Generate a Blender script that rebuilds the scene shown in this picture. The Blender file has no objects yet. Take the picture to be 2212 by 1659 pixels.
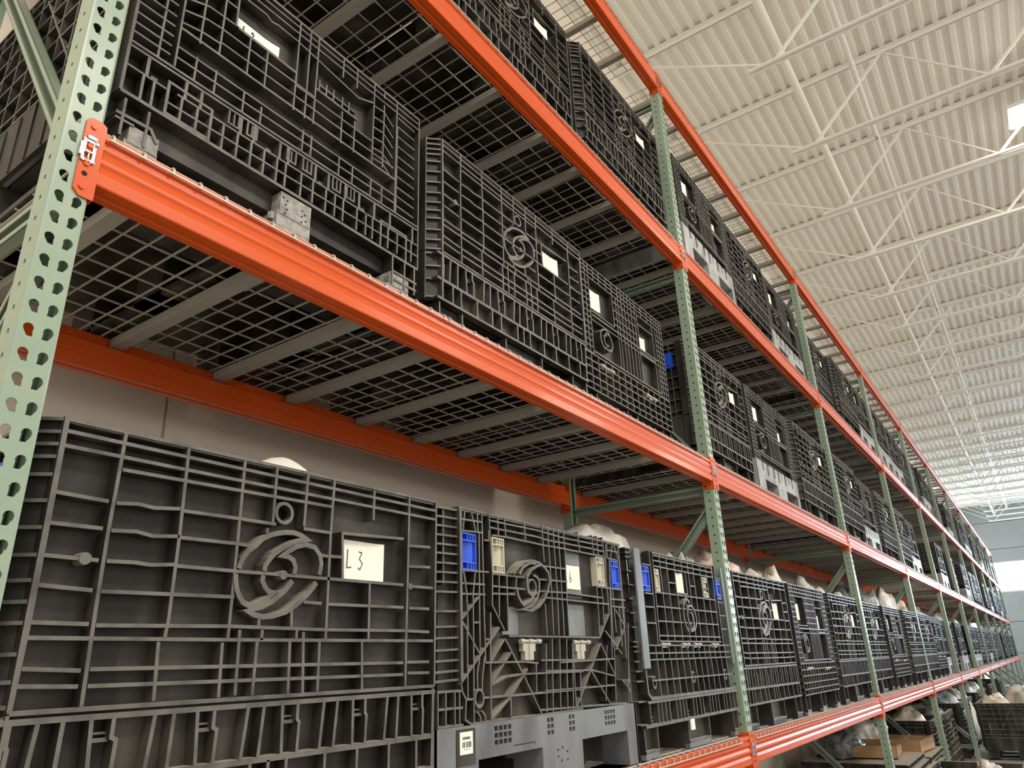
import bpy, bmesh, math, random
from mathutils import Vector, Matrix, noise
C = bpy.context.scene.collection
S = bpy.context.scene
rnd = random.Random(7)

# ------------------------------------------------------------------ camera
cam = bpy.data.cameras.new('camera'); co = bpy.data.objects.new('camera', cam); C.objects.link(co); S.camera = co
cam.sensor_width = 36; cam.sensor_fit = 'HORIZONTAL'; cam.lens = 25.38; cam.clip_start = .05; cam.clip_end = 200
YAW, PITCH, ROLL = 0.60166, 0.37315, -0.03928
_f = Vector((math.cos(PITCH)*math.cos(YAW), math.cos(PITCH)*math.sin(YAW), math.sin(PITCH)))
_r = Vector((math.sin(YAW), -math.cos(YAW), 0)); _u = _r.cross(_f)
_r2 = math.cos(ROLL)*_r+math.sin(ROLL)*_u; _u2 = -math.sin(ROLL)*_r+math.cos(ROLL)*_u
m = Matrix((_r2, _u2, -_f)).transposed().to_4x4(); m.translation = Vector((-0.5496, -1.4499, 1.7445)); co.matrix_world = m

# ------------------------------------------------------------------ world and lights
w = bpy.data.worlds.new('world'); S.world = w; w.use_nodes = True
bg = w.node_tree.nodes['Background']; bg.inputs[0].default_value = (1.0, .955, .88, 1); bg.inputs[1].default_value = 1.2
def area(name, loc, size, power, col, aim):
    l = bpy.data.lights.new(name, 'AREA'); l.shape = 'RECTANGLE'; l.size, l.size_y = size; l.energy = power; l.color = col
    o = bpy.data.objects.new(name, l); C.objects.link(o); o.location = loc
    o.rotation_euler = Vector((Vector(aim)-Vector(loc))).to_track_quat('-Z', 'Y').to_euler()
    return o
for k, (x, y) in enumerate([(-3, -5.5), (3, -6), (9, -6.5), (15, -7), (22, -7.5)]):
    area('unseen_aisle_fill', (x, y, 8.0), (3.0, 1.2), 210, (1, .95, .87), (x, y+1.5, 0))  # added fill lights at unseen spots along the aisle, no fixtures modelled
area('unseen_aisle_fill', (-3.5, -3.5, 8.0), (1.6, .6), 126, (1, .93, .80), (-1.5, -2.0, 0))  # added unseen fill, high up behind the camera
area('added_window_fill', (45.5, -6.5, 4.0), (9, 3.0), 600, (.50, .74, 1), (10, -1, 2.5))  # added light before the far wall, boosts and blues the window daylight
S.view_settings.view_transform = 'Standard'; S.view_settings.look = 'None'; S.view_settings.gamma = 1
S.view_settings.use_curve_mapping = False; S.view_settings.exposure = 0.28
S.cycles.use_denoising = True
S.cycles.max_bounces = 8; S.cycles.diffuse_bounces = 4; S.cycles.glossy_bounces = 3; S.cycles.transmission_bounces = 4; S.cycles.sample_clamp_indirect = 4

# ------------------------------------------------------------------ materials
def mat(name, col, rough=.5, metal=0, noise=0, nscale=8, col2=None, bump=0, bscale=60, dust=0, emit=None, trans=0, coat=0, spec=None, stretch=None):
    m = bpy.data.materials.new(name); m.use_nodes = True
    nt = m.node_tree; N = nt.nodes; L = nt.links; b = N['Principled BSDF']
    b.inputs['Base Color'].default_value = (*col, 1); b.inputs['Roughness'].default_value = rough; b.inputs['Metallic'].default_value = metal
    if coat: b.inputs['Coat Weight'].default_value = coat; b.inputs['Coat Roughness'].default_value = .12
    if spec is not None: b.inputs['Specular IOR Level'].default_value = spec
    if trans: b.inputs['Transmission Weight'].default_value = trans
    if emit: b.inputs['Emission Color'].default_value = (*emit[0], 1); b.inputs['Emission Strength'].default_value = emit[1]
    out = None
    if noise:
        tc = N.new('ShaderNodeTexCoord'); mp = N.new('ShaderNodeMapping'); L.new(tc.outputs['Object'], mp.inputs[0])
        if stretch: mp.inputs['Scale'].default_value = stretch
        n = N.new('ShaderNodeTexNoise'); n.inputs['Scale'].default_value = nscale; n.inputs['Detail'].default_value = 6; L.new(mp.outputs[0], n.inputs['Vector'])
        r = N.new('ShaderNodeMapRange'); r.inputs[1].default_value = .42; r.inputs[2].default_value = .68; r.inputs[3].default_value = 0; r.inputs[4].default_value = noise
        L.new(n.outputs['Fac'], r.inputs[0])
        mx = N.new('ShaderNodeMix'); mx.data_type = 'RGBA'; mx.inputs[6].default_value = (*col, 1); mx.inputs[7].default_value = (*(col2 or [c*.6 for c in col]), 1)
        L.new(r.outputs[0], mx.inputs[0]); out = mx.outputs[2]
    if dust:   # settled dust on upward faces
        g = N.new('ShaderNodeNewGeometry'); sx = N.new('ShaderNodeSeparateXYZ'); L.new(g.outputs['Normal'], sx.inputs[0])
        r2 = N.new('ShaderNodeMapRange'); r2.inputs[1].default_value = .5; r2.inputs[2].default_value = .95; r2.inputs[4].default_value = dust; L.new(sx.outputs[2], r2.inputs[0])
        mx2 = N.new('ShaderNodeMix'); mx2.data_type = 'RGBA'; mx2.inputs[7].default_value = (.52, .46, .37, 1)
        if out: L.new(out, mx2.inputs[6])
        else: mx2.inputs[6].default_value = (*col, 1)
        L.new(r2.outputs[0], mx2.inputs[0]); out = mx2.outputs[2]
    if out: L.new(out, b.inputs['Base Color'])
    if bump:
        tc2 = N.new('ShaderNodeTexCoord'); n2 = N.new('ShaderNodeTexNoise'); n2.inputs['Scale'].default_value = bscale; n2.inputs['Detail'].default_value = 4
        L.new(tc2.outputs['Object'], n2.inputs['Vector']); bp = N.new('ShaderNodeBump'); bp.inputs['Strength'].default_value = bump; bp.inputs['Distance'].default_value = .01
        L.new(n2.outputs['Fac'], bp.inputs['Height']); L.new(bp.outputs[0], b.inputs['Normal'])
    return m
M = {}
M['plastic'] = mat('black_moulded_plastic', (.019, .017, .015), .5, noise=1, nscale=7, col2=(.075, .067, .056), dust=.75, spec=.3, stretch=(1, 1, .35))
M['edge'] = mat('scuffed_rib_edge', (.125, .117, .103), .48, noise=1, nscale=16, col2=(.055, .051, .045), dust=.8)
M['palegrey'] = mat('worn_grey_plastic', (.17, .18, .19), .38, noise=.8, nscale=7, col2=(.07, .07, .075), dust=.5, stretch=(1, 1, .4))
M['palebright'] = mat('worn_pale_plastic', (.34, .345, .34), .42, noise=.9, nscale=9, col2=(.16, .16, .16), dust=.5, stretch=(1, 1, .4))
M['foot'] = mat('scuffed_grey_foot', (.34, .33, .30), .55, noise=1, nscale=30, col2=(.17, .16, .15), bump=.5, bscale=90)
M['orange'] = mat('orange_enamel', (.60, .082, .009), .36, noise=.25, nscale=3, col2=(.56, .075, .012), coat=.12, stretch=(.3, 1, 1), spec=.25)
M['green'] = mat('pale_green_enamel', (.24, .32, .24), .34, noise=.5, nscale=16, col2=(.30, .36, .24), coat=.15)
M['greendark'] = mat('green_brace_enamel', (.22, .28, .21), .36, coat=.1)
M['steel'] = mat('galvanised_wire', (.50, .46, .40), .45, metal=.1)
M['channel'] = mat('galvanised_channel', (.40, .38, .34), .5, metal=.05, noise=.3, nscale=6)
M['chrome'] = mat('bright_zinc_clip', (.55, .55, .57), .2, metal=1, bump=.3, bscale=120)
M['hinge'] = mat('dusty_metal_hinge', (.45, .42, .35), .45, metal=.4)
M['blue'] = mat('blue_plastic', (.02, .09, .62), .35)
M['cream'] = mat('cream_plastic', (.50, .47, .36), .4)
M['paper'] = mat('cream_paper', (.86, .83, .72), .8)
M['ink'] = mat('dark_ink', (.03, .04, .08), .6)
M['pinhole'] = mat('dark_recess', (.012, .011, .01), .9)
M['wall'] = mat('painted_concrete_wall', (.90, .81, .67), .8, noise=.2, nscale=.6, col2=(.84, .75, .61))
M['farwall'] = mat('painted_far_wall', (.33, .35, .37), .8, noise=.2, nscale=.5)
M['deck'] = mat('white_painted_roof_deck', (.86, .84, .77), .6, noise=.2, nscale=1.5, col2=(.80, .78, .71))
M['joist'] = mat('white_painted_joist', (.86, .84, .78), .5)
M['floor'] = mat('sealed_concrete', (.38, .365, .34), .35, noise=.6, nscale=1.2, col2=(.30, .29, .27))
M['bag'] = mat('clear_poly_bag', (.88, .85, .78), .2, noise=.6, nscale=14, col2=(.62, .59, .53), bump=1.0, bscale=26, trans=.25)
M['bagred'] = mat('red_print_poly_bag', (.78, .72, .66), .25, noise=1, nscale=5, col2=(.72, .16, .12), bump=1.0, bscale=26)
M['bagyellow'] = mat('yellowed_poly_bag', (.80, .74, .58), .3, noise=.6, nscale=9, col2=(.60, .53, .40), bump=1.0, bscale=26)
M['bagdark'] = mat('smoky_poly_bag', (.22, .23, .22), .25, noise=.9, nscale=8, col2=(.06, .065, .07), bump=1.0, bscale=26)
M['bagblue'] = mat('bluish_poly_bag', (.62, .68, .76), .25, noise=.6, nscale=9, col2=(.42, .46, .50), bump=1.0, bscale=26)
M['card'] = mat('corrugated_cardboard', (.42, .25, .13), .8, noise=.3, nscale=6)
M['lens'] = mat('lamp_lens', (1, 1, 1), .5, emit=((1, .95, .82), 30))
M['housing'] = mat('lamp_housing', (.8, .8, .78), .4)
M['pane'] = mat('daylight_pane', (.8, .9, 1), .1, emit=((.78, .9, 1), 24))

# ------------------------------------------------------------------ mesh helpers
class MB:
    def __init__(s): s.v = []; s.f = []; s.m = []
    def quad(s, a, b, c, d, mi=0):
        n = len(s.v); s.v += [a, b, c, d]; s.f.append((n, n+1, n+2, n+3)); s.m.append(mi)
    def poly(s, pts, mi=0):
        n = len(s.v); s.v += list(pts); s.f.append(tuple(range(n, n+len(pts)))); s.m.append(mi)
    def box(s, x0, x1, y0, y1, z0, z1, mi=0, front=None):
        n = len(s.v)
        s.v += [(x0,y0,z0),(x1,y0,z0),(x1,y1,z0),(x0,y1,z0),(x0,y0,z1),(x1,y0,z1),(x1,y1,z1),(x0,y1,z1)]
        s.f += [(n,n+3,n+2,n+1),(n+4,n+5,n+6,n+7),(n,n+1,n+5,n+4),(n+1,n+2,n+6,n+5),(n+2,n+3,n+7,n+6),(n+3,n,n+4,n+7)]
        fm = mi if front is None else front
        s.m += [mi, mi, fm, mi, mi, mi]
    def bar(s, a, b, wx, wz=None, up=(0, 0, 1), mi=0):
        a, b = Vector(a), Vector(b); d = (b-a).normalized(); wz = wz or wx
        sd = d.cross(Vector(up)); sd = sd.normalized() if sd.length > 1e-4 else Vector((1, 0, 0)); u = sd.cross(d).normalized()
        n = len(s.v)
        for p in (a, b):
            for i, j in ((-1,-1),(1,-1),(1,1),(-1,1)): s.v.append(tuple(p+sd*(i*wx/2)+u*(j*wz/2)))
        s.f += [(n,n+1,n+2,n+3),(n+7,n+6,n+5,n+4)]+[(n+k,n+4+k,n+4+(k+1)%4,n+(k+1)%4) for k in range(4)]; s.m += [mi]*6
    def rib(s, pts, y0, y1, w=.007, edge=1, wall=0):   # upright rib along a path in the x-z plane; outer face carries the scuffed edge
        s.nr = getattr(s, 'nr', 0)+1; y0 = y0+(s.nr*12 % 31)*.00005
        q = [pts[0]]
        for p in pts[1:]:
            if math.hypot(p[0]-q[-1][0], p[1]-q[-1][1]) > 1e-5: q.append(p)
        if len(q) < 2: return
        closed = len(q) > 3 and math.hypot(q[0][0]-q[-1][0], q[0][1]-q[-1][1]) < 1e-4
        if closed: q = q[:-1]
        m_ = len(q); L_, R_ = [], []
        for i, p in enumerate(q):
            pa = q[i-1] if (i > 0 or closed) else None; pb = q[(i+1) % m_] if (i < m_-1 or closed) else None
            d1 = Vector((p[0]-pa[0], p[1]-pa[1])).normalized() if pa else None; d2 = Vector((pb[0]-p[0], pb[1]-p[1])).normalized() if pb else None
            if d1 is None: d1 = d2
            if d2 is None: d2 = d1
            n1, n2 = Vector((-d1.y, d1.x)), Vector((-d2.y, d2.x)); n_ = n1+n2
            if n_.length < .3: n_ = n1.copy()
            n_.normalize(); k = w/2/max(.45, n_.dot(n1)); L_.append((p[0]+n_.x*k, p[1]+n_.y*k)); R_.append((p[0]-n_.x*k, p[1]-n_.y*k))
        n = len(s.v)
        for l, r in zip(L_, R_): s.v += [(l[0], y0, l[1]), (r[0], y0, r[1]), (l[0], y1, l[1]), (r[0], y1, r[1])]
        for i in range(m_ if closed else m_-1):
            a, c = n+4*i, n+4*((i+1) % m_)
            s.f += [(a, a+1, c+1, c), (a, c, c+2, a+2), (a+1, a+3, c+3, c+1)]; s.m += [edge, wall, wall]
        if not closed:
            e = n+4*(m_-1); s.f += [(n, n+2, n+3, n+1), (e, e+1, e+3, e+2)]; s.m += [wall, wall]
    def cyl(s, a, b, r, seg=8, mi=0, caps=True):
        a, b = Vector(a), Vector(b); d = (b-a).normalized(); t = Vector((0,0,1)) if abs(d.z) < .9 else Vector((1,0,0)); e = d.cross(t).normalized(); g = d.cross(e)
        n = len(s.v)
        for p in (a, b):
            for k in range(seg):
                an = 2*math.pi*k/seg; s.v.append(tuple(p+e*(r*math.cos(an))+g*(r*math.sin(an))))
        for k in range(seg): s.f.append((n+k, n+(k+1)%seg, n+seg+(k+1)%seg, n+seg+k)); s.m.append(mi)
        if caps: s.f += [tuple(range(n+seg-1, n-1, -1)), tuple(range(n+seg, n+2*seg))]; s.m += [mi, mi]
    def holed(s, x0, x1, z0, z1, holes, y0, y1, mi=0, wall=0):   # plate in the x-z plane with rectangular openings of real depth
        xs = sorted({x0, x1, *[h[0] for h in holes], *[h[1] for h in holes]}); zs = sorted({z0, z1, *[h[2] for h in holes], *[h[3] for h in holes]})
        for a, b in zip(xs, xs[1:]):
            for c, d in zip(zs, zs[1:]):
                mx, mz = (a+b)/2, (c+d)/2
                if any(h[0] < mx < h[1] and h[2] < mz < h[3] for h in holes): continue
                s.quad((a,y0,c),(b,y0,c),(b,y0,d),(a,y0,d), mi)
        for h in holes:
            a, b, c, d = h
            s.quad((a,y0,c),(a,y1,c),(b,y1,c),(b,y0,c), wall); s.quad((a,y0,d),(b,y0,d),(b,y1,d),(a,y1,d), wall)
            s.quad((a,y0,c),(a,y0,d),(a,y1,d),(a,y1,c), wall); s.quad((b,y0,c),(b,y1,c),(b,y1,d),(b,y0,d), wall)
        s.quad((x0,y0,z1),(x1,y0,z1),(x1,y1,z1),(x0,y1,z1), wall); s.quad((x0,y0,z0),(x0,y1,z0),(x1,y1,z0),(x1,y0,z0), wall)
        s.quad((x0,y0,z0),(x0,y0,z1),(x0,y1,z1),(x0,y1,z0), wall); s.quad((x1,y0,z0),(x1,y1,z0),(x1,y1,z1),(x1,y0,z1), wall)
    def xf(s, fn): s.v = [fn(*p) for p in s.v]; return s
    def mesh(s, name, mats, smooth=False):
        me = bpy.data.meshes.new(name); me.from_pydata([tuple(p) for p in s.v], [], s.f)
        for x in (mats if isinstance(mats, (list, tuple)) else [mats]): me.materials.append(M[x])
        me.polygons.foreach_set('material_index', s.m)
        if smooth: me.polygons.foreach_set('use_smooth', [True]*len(s.f))
        me.update(); return me
def link(name, me, parent=None, loc=(0, 0, 0), label=None, kind=None):
    o = bpy.data.objects.new(name, me); C.objects.link(o); o.location = loc
    if parent: o.parent = parent
    if label: o['label'] = label
    if kind: o['kind'] = kind
    return o
def tag(o, label, cat, group=None):
    o['label'] = label; o['category'] = cat
    if group: o['group'] = group
    return o
def thing(name, label, cat, loc, group=None, rot=0):
    o = bpy.data.objects.new(name, None); C.objects.link(o); o.location = loc; o.rotation_euler = (0, 0, rot); o.empty_display_size = .1
    return tag(o, label, cat, group)
ORD = ['first','second','third','fourth','fifth','sixth','seventh','eighth','ninth','tenth','eleventh','twelfth','thirteenth']

# ------------------------------------------------------------------ the hall
P, W = 3.74, .0762
ZL = {'A': 1.219, 'B': 2.743, 'C': 4.267, 'D': 5.791}
SHELF = {'A': 'lowest shelf', 'B': 'middle shelf', 'C': 'upper shelf', 'D': 'topmost level'}
NB = 11; HC = 8.9; XF = 46.0; WY = 1.45
b = MB(); b.box(-9, XF, -15, WY, -.2, 0); link('floor', b.mesh('floor', 'floor'), kind='structure')
# rear wall: tilt-up panels with open joints
wl = bpy.data.objects.new('wall_back', None); C.objects.link(wl); wl['kind'] = 'structure'
b = MB(); b.box(-9, XF, WY+.02, WY+.25, 0, HC+.2); link('backing', b.mesh('wall_backing', 'wall'), wl)
jx = [-9, -5.1, 1.02, 7.1, 13.2, 19.3, 25.4, 31.5, 37.6, XF]
for x0, x1 in zip(jx, jx[1:]):
    b = MB(); b.box(x0+.008, x1-.008, WY, WY+.04, 0, HC+.1); link('wall_panel', b.mesh('wall_panel', 'wall'), wl)
# far wall with a high window band
fw = bpy.data.objects.new('wall_far', None); C.objects.link(fw); fw['kind'] = 'structure'
zj = [0, 1.5, 3.0, 4.42]
for z0, z1 in [(0, 1.45), (1.45, 2.95), (2.95, 4.42)]:
    b = MB(); b.box(XF, XF+.2, -15, WY+.2, z0+.012, z1-.012); link('wall_panel', b.mesh('far_panel', 'farwall'), fw)
for z0, z1 in [(5.95, 6.6), (6.6, 8.0), (8.0, HC+.9)]:
    b = MB(); b.box(XF, XF+.2, -15, WY+.2, z0+.012, z1-.012); link('wall_panel', b.mesh('far_panel', 'farwall'), fw)
b = MB(); b.box(XF, XF+.2, .41, WY+.2, 4.42, 5.95); link('wall_panel', b.mesh('far_panel', 'farwall'), fw)
b = MB(); b.box(XF+.16, XF+.22, -15, WY+.2, 0, 4.42); b.box(XF+.16, XF+.22, -15, WY+.2, 5.95, HC+1); link('backing', b.mesh('far_backing', 'farwall'), fw)
wn = bpy.data.objects.new('window_1', None); C.objects.link(wn); wn['kind'] = 'structure'
for k in range(6):
    y1 = .35-k*2.4; y0 = y1-2.34
    b = MB(); b.box(XF+.1, XF+.12, y0, y1, 4.49, 5.88); link('pane', b.mesh('pane', 'pane'), wn)
    b = MB(); b.box(XF+.04, XF+.14, y1, y1+.06, 4.42, 5.95); b.box(XF+.04, XF+.14, y0-.06, y1+.06, 4.42, 4.49); b.box(XF+.04, XF+.14, y0-.06, y1+.06, 5.88, 5.95)
    link('window_frame', b.mesh('window_frame', 'housing'), wn)
# roof deck: fluted sheets running down the hall
ce = bpy.data.objects.new('ceiling', None); C.objects.link(ce); ce['kind'] = 'structure'
def sheet(n=6, p=.1524, x0=-9, x1=XF):
    mb = MB(); prof = []
    for i in range(n):
        y = -i*p; prof += [(y, 0), (y-.044, 0), (y-.068, .036), (y-p+.024, .036)]
    prof.append((-n*p, 0))
    xs = [x0, x1]
    for a, c in zip(prof, prof[1:]): mb.quad((x0,a[0],a[1]),(x0,c[0],c[1]),(x1,c[0],c[1]),(x1,a[0],a[1]))
    mb.box(x0, x1, -n*p+.002, .0, .05, .07)
    mb.box(x0, x1, -.004, .004, -.006, .0)
    return mb.mesh('deck_sheet', 'deck')
sm = sheet()
for k in range(18): link('deck_sheet', sm, ce, (0, WY-k*.9144, HC))

# roof joists
def joist_meshes():
    z1, zb = -.0, -1.0
    t = MB()
    for sx in (-.065, .012): t.box(sx, sx+.053, -15, 1.3, -.006, 0); t.box(sx+(.047 if sx < 0 else 0), sx+(.053 if sx < 0 else .006), -15, 1.3, -.06, 0)
    bm_ = MB()
    for sx in (-.045, .012): bm_.box(sx, sx+.033, -15, -.16, -1.006, -1.0); bm_.box(sx+(.027 if sx < 0 else 0), sx+(.033 if sx < 0 else .006), -15, -.16, -1.0, -.955)
    web = []
    a = MB(); a.bar((0, 1.3, -.03), (0, -.36, -.985), .026, .022); web.append(a)
    y = -.46; k = 0
    while y > -14:
        a = MB(); a.bar((0, y, -.98), (0, y-.98, -.03), .034, .024, up=(1,0,0)); web.append(a)
        a = MB(); a.bar((0, y-.98, -.03), (0, y-1.96, -.98), .02, .02, up=(1,0,0)); web.append(a); y -= 1.96
    s = MB(); s.box(-.05, .05, 1.2, WY, -.07, 0)
    return t.mesh('top_chord', 'joist'), bm_.mesh('bottom_chord', 'joist'), [q.mesh('web_bar', 'joist') for q in web], s.mesh('bearing_seat', 'joist')
jt, jb, jw, js = joist_meshes()
nj = 0
for i in range(-4, 21):
    x = 9.81+1.75*i
    if x > XF-.4: break
    t = thing('roof_joist', 'white open-web roof joist crossing the ceiling, %s from the near end' % (ORD+['fourteenth','fifteenth','sixteenth','seventeenth','eighteenth','nineteenth','twentieth','twenty-first','twenty-second','twenty-third','twenty-fourth','twenty-fifth'])[i+4], 'joist', (x, 0, HC-.002), 'white roof joists under the deck')
    link('top_chord', jt, t); link('bottom_chord', jb, t); link('bearing_seat', js, t)
    for q in jw[:9]: link('web_bar', q, t)
# bridging and sprinkler pipes along the hall
b = MB(); b.cyl((-6, -.48, HC-.56), (XF-.5, -.48, HC-.56), .048, 14)
tag(link('sprinkler_main', b.mesh('sprinkler_main', 'deck', True)), 'thick white pipe running down the hall through the joist webs, nearest the rack', 'pipe')
for k, (py, pz, r) in enumerate(((-1.11, HC-.32, .034),)):
    t = thing('sprinkler_pipe', 'thinner white sprinkler pipe with heads, just under the roof deck', 'pipe', (0, py, pz))
    b = MB(); b.cyl((-6, 0, 0), (XF-.5, 0, 0), r, 12); link('pipe', b.mesh('pipe', 'deck', True), t)
    b = MB(); b.cyl((0, 0, -.03), (0, 0, -.07), .012, 8); b.cyl((0, 0, -.075), (0, 0, -.08), .022, 10); hm = b.mesh('sprinkler_head', 'hinge')
    for x in (5.9, 9.3, 12.7, 16.1, 19.5, 22.9, 26.3, 29.7): link('sprinkler_head', hm, t, (x, 0, 0))
b = MB(); b.cyl((-6, -3.4, HC-.3), (XF-.5, -3.4, HC-.3), .02, 10)
tag(link('conduit', b.mesh('conduit', 'joist', True)), 'thin white conduit clipped under the roof deck at the right', 'conduit')
# the lit fixture
t = thing('ceiling_lamp', 'bright linear high-bay lamp with two glowing lens rows hung under the joists', 'lamp', (9.74, -2.62, 8.3))
b = MB(); b.box(-.24, .24, -1.25, 0, .03, .09); b.box(-.05, .05, -1.0, -.25, .09, .15); link('lamp_housing', b.mesh('lamp_housing', 'housing'), t)
for sx in (-.14, .14):
    b = MB(); b.box(sx-.085, sx+.085, -1.23, -.02, .0, .03); link('lamp_lens', b.mesh('lamp_lens', 'lens'), t)
b = MB(); b.cyl((0, -.3, .15), (0, -.3, .56), .004, 6); b.cyl((0, -.95, .15), (0, -.95, .56), .004, 6); link('hanger_wire', b.mesh('hanger_wire', 'steel'), t)

# ------------------------------------------------------------------ rack uprights
def post_mesh(holes_to=5.94):
    mb = MB(); PZ = .0508; z0 = ZL['B']-.1132; k0 = int((z0-.15)/PZ); zs = z0-k0*PZ; n = int((holes_to-.06-zs)/PZ)
    za = zs-PZ/2
    def keyhole(cx, cz, sg):
        pts = []
        for a in range(-30, 211, 40): pts.append((cx+.0098*math.cos(math.radians(a)), cz+.0045+.0098*math.sin(math.radians(a))))
        tx = cx+sg*.0042
        pts += [(tx-.0052, cz-.0125), (tx+.0052, cz-.0125)]
        return pts
    def cellhole(x0, x1, c0, c1, hole, mapf, thick):
        # outer rectangle to hole ring, fanned by angle
        cx = sum(p[0] for p in hole)/len(hole); cz = sum(p[1] for p in hole)/len(hole)
        hol = sorted(hole, key=lambda p: math.atan2(p[1]-cz, p[0]-cx)); n = len(hol); base = len(mb.v)
        outer = []
        for p in hol:
            dx, dz = p[0]-cx, p[1]-cz; t = min([(x1-cx)/dx if dx > 1e-9 else 1e9, (x0-cx)/dx if dx < -1e-9 else 1e9, (c1-cz)/dz if dz > 1e-9 else 1e9, (c0-cz)/dz if dz < -1e-9 else 1e9])
            outer.append((cx+dx*t, cz+dz*t))
        corners = [(x0,c0),(x1,c0),(x1,c1),(x0,c1)]
        for i in range(n):
            j = (i+1) % n; pl = [hol[i], outer[i]]
            a0 = math.atan2(outer[i][1]-cz, outer[i][0]-cx); a1 = math.atan2(outer[j][1]-cz, outer[j][0]-cx)
            if a1 < a0: a1 += 2*math.pi
            for c in sorted(corners, key=lambda c: (math.atan2(c[1]-cz, c[0]-cx)-a0) % (2*math.pi)):
                ac = (math.atan2(c[1]-cz, c[0]-cx)-a0) % (2*math.pi)
                if 1e-6 < ac < a1-a0-1e-6: pl.append(c)
            pl += [outer[j], hol[j]]
            mb.poly([mapf(p[0], p[1], 0) for p in pl])
            mb.quad(mapf(*hol[i], 0), mapf(*hol[j], 0), mapf(*hol[j], thick), mapf(*hol[i], thick))
    front = lambda x, z, d: (x, d, z)
    R = .006
    for i in range(n):
        c0 = za+i*PZ; c1 = c0+PZ; cz = zs+i*PZ
        cellhole(-W+R, -W/2, c0, c1, keyhole(-W/2-.0177, cz, 1), front, .0025)
        cellhole(-W/2, -R, c0, c1, keyhole(-W/2+.0177, cz, -1), front, .0025)
        sq = [(.031, cz+.0207), (.041, cz+.0207), (.041, cz+.0307), (.031, cz+.0307)]
        sq = [(a, b_-.0254+.0) for a, b_ in sq]
        cellhole(R, .069, c0, c1, sq, lambda y, z, d: (-W+d, y, z), .0025)
        cellhole(R, .069, c0, c1, sq, lambda y, z, d: (-d, y, z), .0025)
    zt = za+n*PZ
    for (c0, c1) in ((0, za), (zt, holes_to)):
        mb.quad((-W+R,0,c0),(-R,0,c0),(-R,0,c1),(-W+R,0,c1))
        for x in (-W, 0): mb.quad((x,R,c0),(x,.069,c0),(x,.069,c1),(x,R,c1))
    # rounded folds and rear lips
    for sx, x in ((1, -W), (-1, 0)):
        q = [(x, R), (x+sx*R*.3, R*.3), (x+sx*R, 0)]
        for a, c in zip(q, q[1:]): mb.quad((a[0],a[1],0),(c[0],c[1],0),(c[0],c[1],holes_to),(a[0],a[1],holes_to))
        mb.quad((x,.069,0),(x+sx*.018,.069,0),(x+sx*.018,.069,holes_to),(x,.069,holes_to))
        mb.quad((x+sx*.018,.069,0),(x+sx*.018,.060,0),(x+sx*.018,.060,holes_to),(x+sx*.018,.069,holes_to))
    # inner faces of the channel walls, so the sheet has thickness
    mb.quad((-W+.003,.069,0),(-W+.003,.03+.012,0),(-W+.003,.042,holes_to),(-W+.003,.069,holes_to))
    return mb
DEP = 1.067
pm = post_mesh(); me_front = pm.mesh('front_post', 'green')
pm2 = post_mesh(); pm2.xf(lambda x, y, z: (x, DEP-y, z)); me_rear = pm2.mesh('rear_post', 'green')
b = MB(); b.box(-.105, .03, -.02, .10, 0, .008); b.cyl((-.09, .06, .008), (-.09, .06, .03), .008); fp = b.mesh('foot_plate', 'green')
def channel_bar(a, c, wdt=.054, dep=.03):
    mb = MB(); a = Vector(a); c = Vector(c); d = (c-a).normalized(); n = Vector((1,0,0)); u = n.cross(d).normalized()
    def pr(o, lo, hi, x0, x1):
        vs = []
        for p in (a, c):
            for (xx, uu) in ((x0, lo), (x1, lo), (x1, hi), (x0, hi)): vs.append(tuple(p+n*xx+u*uu))
        k = len(mb.v); mb.v += vs; mb.f += [(k,k+1,k+2,k+3),(k+7,k+6,k+5,k+4)]+[(k+i,k+4+i,k+4+(i+1)%4,k+(i+1)%4) for i in range(4)]; mb.m += [0]*6
    pr(0, -wdt/2, wdt/2, dep/2-.003, dep/2)
    pr(0, -wdt/2, -wdt/2+.003, -dep/2, dep/2); pr(0, wdt/2-.003, wdt/2, -dep/2, dep/2)
    pr(0, -wdt/2, -wdt/2+.014, -dep/2, -dep/2+.003); pr(0, wdt/2-.014, wdt/2, -dep/2, -dep/2+.003)
    return mb
braces_h = [.22, 1.40, 2.70, 4.19, 5.68]
braces_d = [(.06, .32, 1.0, 1.28), (1.0, 1.52, .06, 2.58), (.06, 2.86, 1.0, 4.08), (1.0, 4.32, .06, 5.58)]
hm_ = [channel_bar((-.038, .06, z), (-.038, 1.007, z)).mesh('horizontal_brace', 'greendark') for z in braces_h]
dm_ = [channel_bar((-.038, a, z0), (-.038, c, z1)).mesh('diagonal_brace', 'greendark') for a, z0, c, z1 in braces_d]
for i in range(NB+1):
    t = thing('rack_upright', 'pale green perforated upright frame with diagonal braces, %s post line from the near end' % ORD[i], 'rack frame', (i*P, 0, 0), 'green upright frames of the pallet rack')
    link('front_post', me_front, t); link('rear_post', me_rear, t); link('foot_plate', fp, t); link('foot_plate', fp, t, (0, .97, 0))
    for q in hm_: link('horizontal_brace', q, t)
    for q in dm_: link('diagonal_brace', q, t)

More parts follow.
